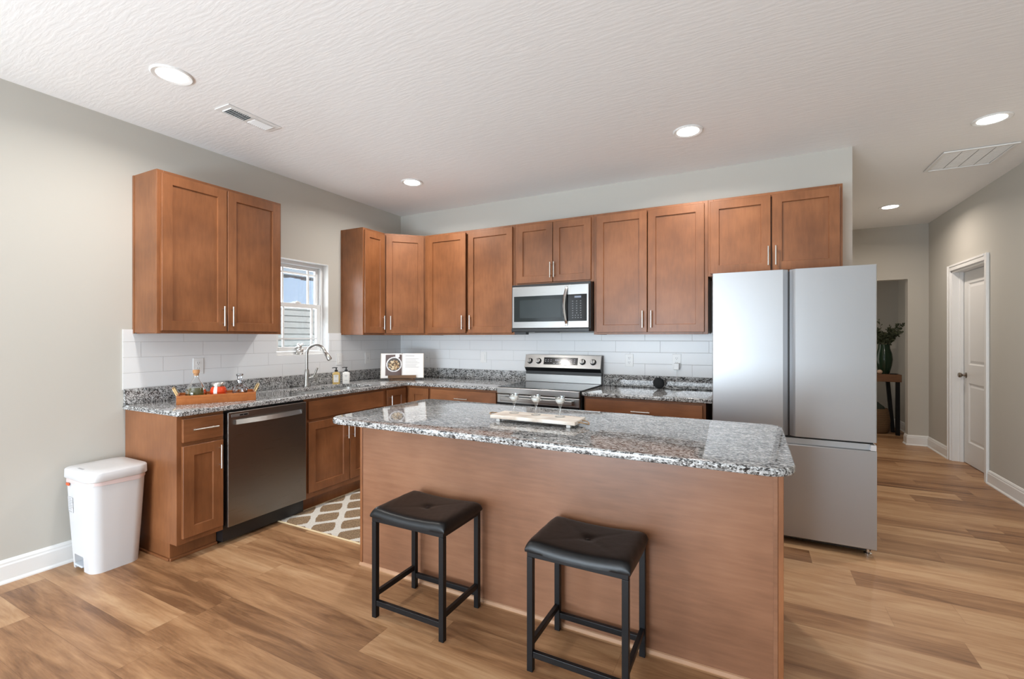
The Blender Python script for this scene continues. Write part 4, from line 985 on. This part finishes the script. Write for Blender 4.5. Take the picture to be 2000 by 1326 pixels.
def smooth_pts(pts, k=6):
    out = []; P = [Vector(p) for p in pts]
    for i in range(len(P)-1):
        p0, p1, p2, p3 = P[max(i-1, 0)], P[i], P[i+1], P[min(i+2, len(P)-1)]
        for j in range(k):
            t = j/k; out.append(.5*((2*p1)+(p2-p0)*t+(2*p0-5*p1+4*p2-p3)*t*t+(3*p1-p0-3*p2+p3)*t**3))
    return out+[P[-1]]
tube(bm, smooth_pts(pts), .0017, 8); obj('cable', bm, PLATE, pa, 60)

# ================================================================== ISLAND OBJECTS
wb = thing('serving_board', 'white footed serving board with rope handles on the island', 'board', (2.665, -2.028, CT1+.0003), 0.0)
bm = new(); box(bm, -.235, .235, -.080, .080, .016, .034, .003); obj('board', bm, WOODWHITE, wb)
for sx in (-.195, .195):
    for sy in (-.055, .055): bm = new(); box(bm, sx-.011, sx+.011, sy-.011, sy+.011, 0, .0165, .002); obj('foot', bm, WAX, wb)
for s_ in (-1, 1):
    bm = new(); tube(bm, smooth_pts([(s_*.234, -.030, .025), (s_*.262, -.026, .022 if s_ > 0 else .028), (s_*.278, 0, .014 if s_ > 0 else .030), (s_*.262, .026, .022 if s_ > 0 else .028), (s_*.234, .030, .025)]), .0032, 8); obj('handle', bm, ROPE, wb, 60)
first = None
for (x, y), lab in zip(((2.520, -2.005), (2.648, -2.003), (2.782, -2.002)), ('clear stemmed candle glass at the left end of the white board', 'clear stemmed candle glass in the middle of the white board', 'clear stemmed candle glass at the right end of the white board')):
    if first is None:
        g = thing('stemmed_glass', lab, 'glass', (x, y, CT1+.0347), 0, 'candle glasses on the white board')
        bm = new(); lathe(bm, [(0, 0), (.026, 0), (.0265, .002), (.010, .006), (.0055, .012), (.0045, .035), (.006, .050), (.010, .060), (.020, .070), (.0265, .082), (.0265, .104), (.0255, .104), (.0253, .083), (.019, .0725), (.008, .066), (0, .066)], 28); obj('glass_body', bm, CLEAR, g, 50)
        bm = new(); lathe(bm, [(0, .0685), (.010, .0685), (.019, .0745), (.0235, .083), (.0235, .088), (0, .086)], 24); cd = obj('candle', bm, WAX, g, 50)
        bm = new(); tube(bm, [(.004, 0, .084), (.005, 0, .103)], .0018, 6); obj('wick', bm, WAX, cd)
        first = g
    else:
        g = copy_tree(first); g.location = (x, y, CT1+.0347); g['label'] = lab

# ================================================================== CEILING
def downlight(label, x, y, power=LAMP_POWER, tone=(1.0, .96, .91)):
    d_ = thing('recessed_light', label, 'ceiling light', (x, y, H), 0, 'recessed ceiling lights')
    bm = new(); lathe(bm, [(.068, -.0005), (.098, -.0005), (.098, -.004), (.092, -.009), (.074, -.006), (.068, -.003)], 40); obj('trim_ring', bm, WHITE, d_, 40)
    bm = new(); lathe(bm, [(0, -.0025), (.0715, -.0025), (.0715, -.0055), (0, -.0055)], 40); obj('lens', bm, LENS, d_, 40)
    o = area('lamp_light', (0, 0, -.012), (0, 0, 0), .13, .13, power, tone, 'DISK', 160); o.parent = d_
downlight('recessed ceiling light closest to the left wall, beside the slotted vent', .872, -2.838)
downlight('recessed ceiling light above the corner, left of the kitchen centre', .897, -.880)
downlight('recessed ceiling light above the range and fridge side of the kitchen', 3.262, -.834)
downlight('recessed ceiling light in front of the large return grille', 5.034, -.117, 13, (1.0, .90, .80))
downlight('recessed ceiling light deep in the hallway', 4.984, 2.120, 11, (1.0, .88, .77))
vt = thing('ceiling_vent', 'slotted white supply vent in the ceiling near the left wall', 'vent', (.765, -2.335, H))
bm = new(); box(bm, -.072, .072, -.178, .178, -.006, -.0005, .002); vf = obj('vent_frame', bm, WHITE, vt)
bm = new(); box(bm, -.040, .040, -.140, .140, -.0075, -.0058); obj('duct_shade', bm, BLACKP, vt)  # flat black sheet standing in for the shade inside the duct
for s_ in (-1, 1):
    bm = new()
    for k in range(10):
        yy = s_*(.012+.0133*k)
        box(bm, -.042, .042, -.0006, .0006, -.0052, .0052, 0, T(0, yy, -.0112) @ RX(s_*.8))
    obj('louver', bm, WHITE, vt)
bm = new(); box(bm, -.044, -.040, -.142, .142, -.0115, -.006); box(bm, .040, .044, -.142, .142, -.0115, -.006); box(bm, -.042, .042, -.008, .008, -.0115, -.006); box(bm, -.044, .044, -.146, -.142, -.0115, -.006); box(bm, -.044, .044, .142, .146, -.0115, -.006); obj('louver_rim', bm, WHITE, vt)
rv = thing('return_grille', 'large four-panel white return air grille in the hallway ceiling', 'vent', (5.165, .672, H))
bm = new(); box(bm, -.213, .213, -.236, .236, -.005, -.0005, .001); obj('grille_backing', bm, plain('return_backing', (.42, .40, .37), .6), rv)
bm = new(); box(bm, -.213, .213, -.236, -.212, -.014, -.005, .002); box(bm, -.213, .213, .212, .236, -.014, -.005, .002); box(bm, -.213, -.190, -.212, .212, -.014, -.005, .002); box(bm, .190, .213, -.212, .212, -.014, -.005, .002); obj('grille_frame', bm, WHITE, rv)
for k in range(4):
    x0 = -.186+.0945*k; bm = new()
    for j in range(16): box(bm, x0, x0+.088, -.0012, .0115, -.0006, .0006, 0, T(0, -.205+.0257*j, -.009) @ RX(.35))
    for j in range(16): pass
    box(bm, x0, x0+.088, -.208, .208, -.0085, -.0062); obj('louver', bm, WHITE, rv)

# ================================================================== HALL NICHE
tb = thing('console_table', 'dark wood console table with black legs in the hall niche', 'table', (5.04, 4.02, 0))
bm = new(); box(bm, -.44, .44, -.15, .15, .735, .838, .004); obj('table_top', bm, TABLEW, tb)
for sx in (-1, 1):
    for sy in (-1, 1):
        bm = new(); prism(bm, [(-.022, -.022), (.022, -.022), (.022, .022), (-.022, .022)], 0, .7352)
        for v in bm.verts:
            if v.co.z < .1: v.co.x += sx*.0
            v.co.y += (sy*.0 if v.co.z > .1 else 0); 
        bmesh.ops.translate(bm, verts=bm.verts, vec=(sx*.40, sy*.12, 0))
        for v in bm.verts:
            if v.co.z > .5: v.co.x -= sx*(.06 if sy > 0 else .0)
        obj('leg', bm, BLACKM, tb)
vz = thing('vase', 'dark green vase on the console table', 'vase', (5.315, 4.02, .8383))
bm = new(); lathe(bm, [(0, 0), (.058, 0), (.066, .02), (.090, .12), (.099, .20), (.092, .28), (.070, .355), (.066, .40), (.068, .415), (.062, .415), (.060, .36), (.0, .30)], 40); 
for v in bm.verts:
    a = math.atan2(v.co.y, v.co.x); f = 1+.018*math.cos(16*a) if .03 < v.co.z < .35 else 1; v.co.x *= f; v.co.y *= f
obj('vase_body', bm, VASEG, vz, 60)
pt = thing('dried_branches', 'dusty green leafy branches standing in the green vase', 'plant', (5.315, 4.02, 1.21))
bm = new(); bl = new(); rnd = random.Random(3)
for k in range(26):
    a = rnd.uniform(0, 2*math.pi); sp = rnd.uniform(.05, .21); h_ = rnd.uniform(.14, .30)
    if k == 0: a, sp, h_ = 2.6, .06, .38
    if k in (1, 2): a, sp, h_ = .1+.3*k, .24, .32
    p = [Vector((.02*math.cos(a), .02*math.sin(a), -.10)), Vector((.045*math.cos(a), .045*math.sin(a), .045)), Vector((sp*.6*math.cos(a), sp*.5*math.sin(a), h_*.6)), Vector((sp*math.cos(a), sp*.7*math.sin(a), h_))]
    q = smooth_pts(p, 5); tube(bm, q, [.0028-.0018*i/len(q) for i in range(len(q))], 6)
    for v in q[6:]:
        for j in range(5 if k else 1):
            d_ = Vector((rnd.uniform(-1, 1), rnd.uniform(-1, 1), rnd.uniform(-.5, 1))).normalized(); c_ = v+d_*rnd.uniform(.008, .03); s_ = rnd.uniform(.011, .021)
            t_ = d_.orthogonal().normalized(); n_ = d_.cross(t_)
            vs_ = [bl.verts.new(c_+d_*s_*math.cos(b)*1.2+t_*s_*math.sin(b)*.8+n_*.003*math.cos(2*b)) for b in (0, 1.05, 2.1, 3.14, 4.2, 5.25)]
            bl.faces.new(vs_)
obj('stems', bm, STEMM, pt, 60); lf = obj('leaves', bl, LEAF, pt); lf['kind'] = 'stuff'
tag(obj('decor_bead', lathe(new(), [(0, -.032), (.018, -.027), (.030, -.012), (.033, 0), (.030, .012), (.018, .027), (0, .032)], 24), plain('blush_ceramic', (.55, .38, .28), .4), None, 60, T(5.245, 3.905, .8705)), 'small blush ball ornament beside the green vase', 'ornament')
tag(obj('small_dish', lathe(new(), [(0, 0), (.035, 0), (.055, .008), (.053, .010), (.034, .003), (0, .003)], 24), DGREY, None, 60, T(5.405, 3.94, .8385)), 'flat dark dish on the console table, right of the vase', 'dish')
bk_ = thing('basket', 'woven basket on the floor under the console table', 'basket', (5.19, 4.06, 0))
bm = new(); lathe(bm, [(0, 0), (.17, 0), (.195, .03), (.205, .18), (.19, .30), (.175, .345), (.165, .345), (.16, .20), (0, .18)], 32, None, 1, .8); obj('basket_body', bm, WICK, bk_, 60)
bm = new(); lathe(bm, [(0, .43), (.07, .42), (.14, .37), (.155, .30), (.12, .22), (0, .2)], 20, None, 1, .8)
for v in bm.verts: v.co.z += .02*math.sin(v.co.x*40)*math.cos(v.co.y*35)
obj('folded_blanket', bm, SOILDARK, bk_, 60)
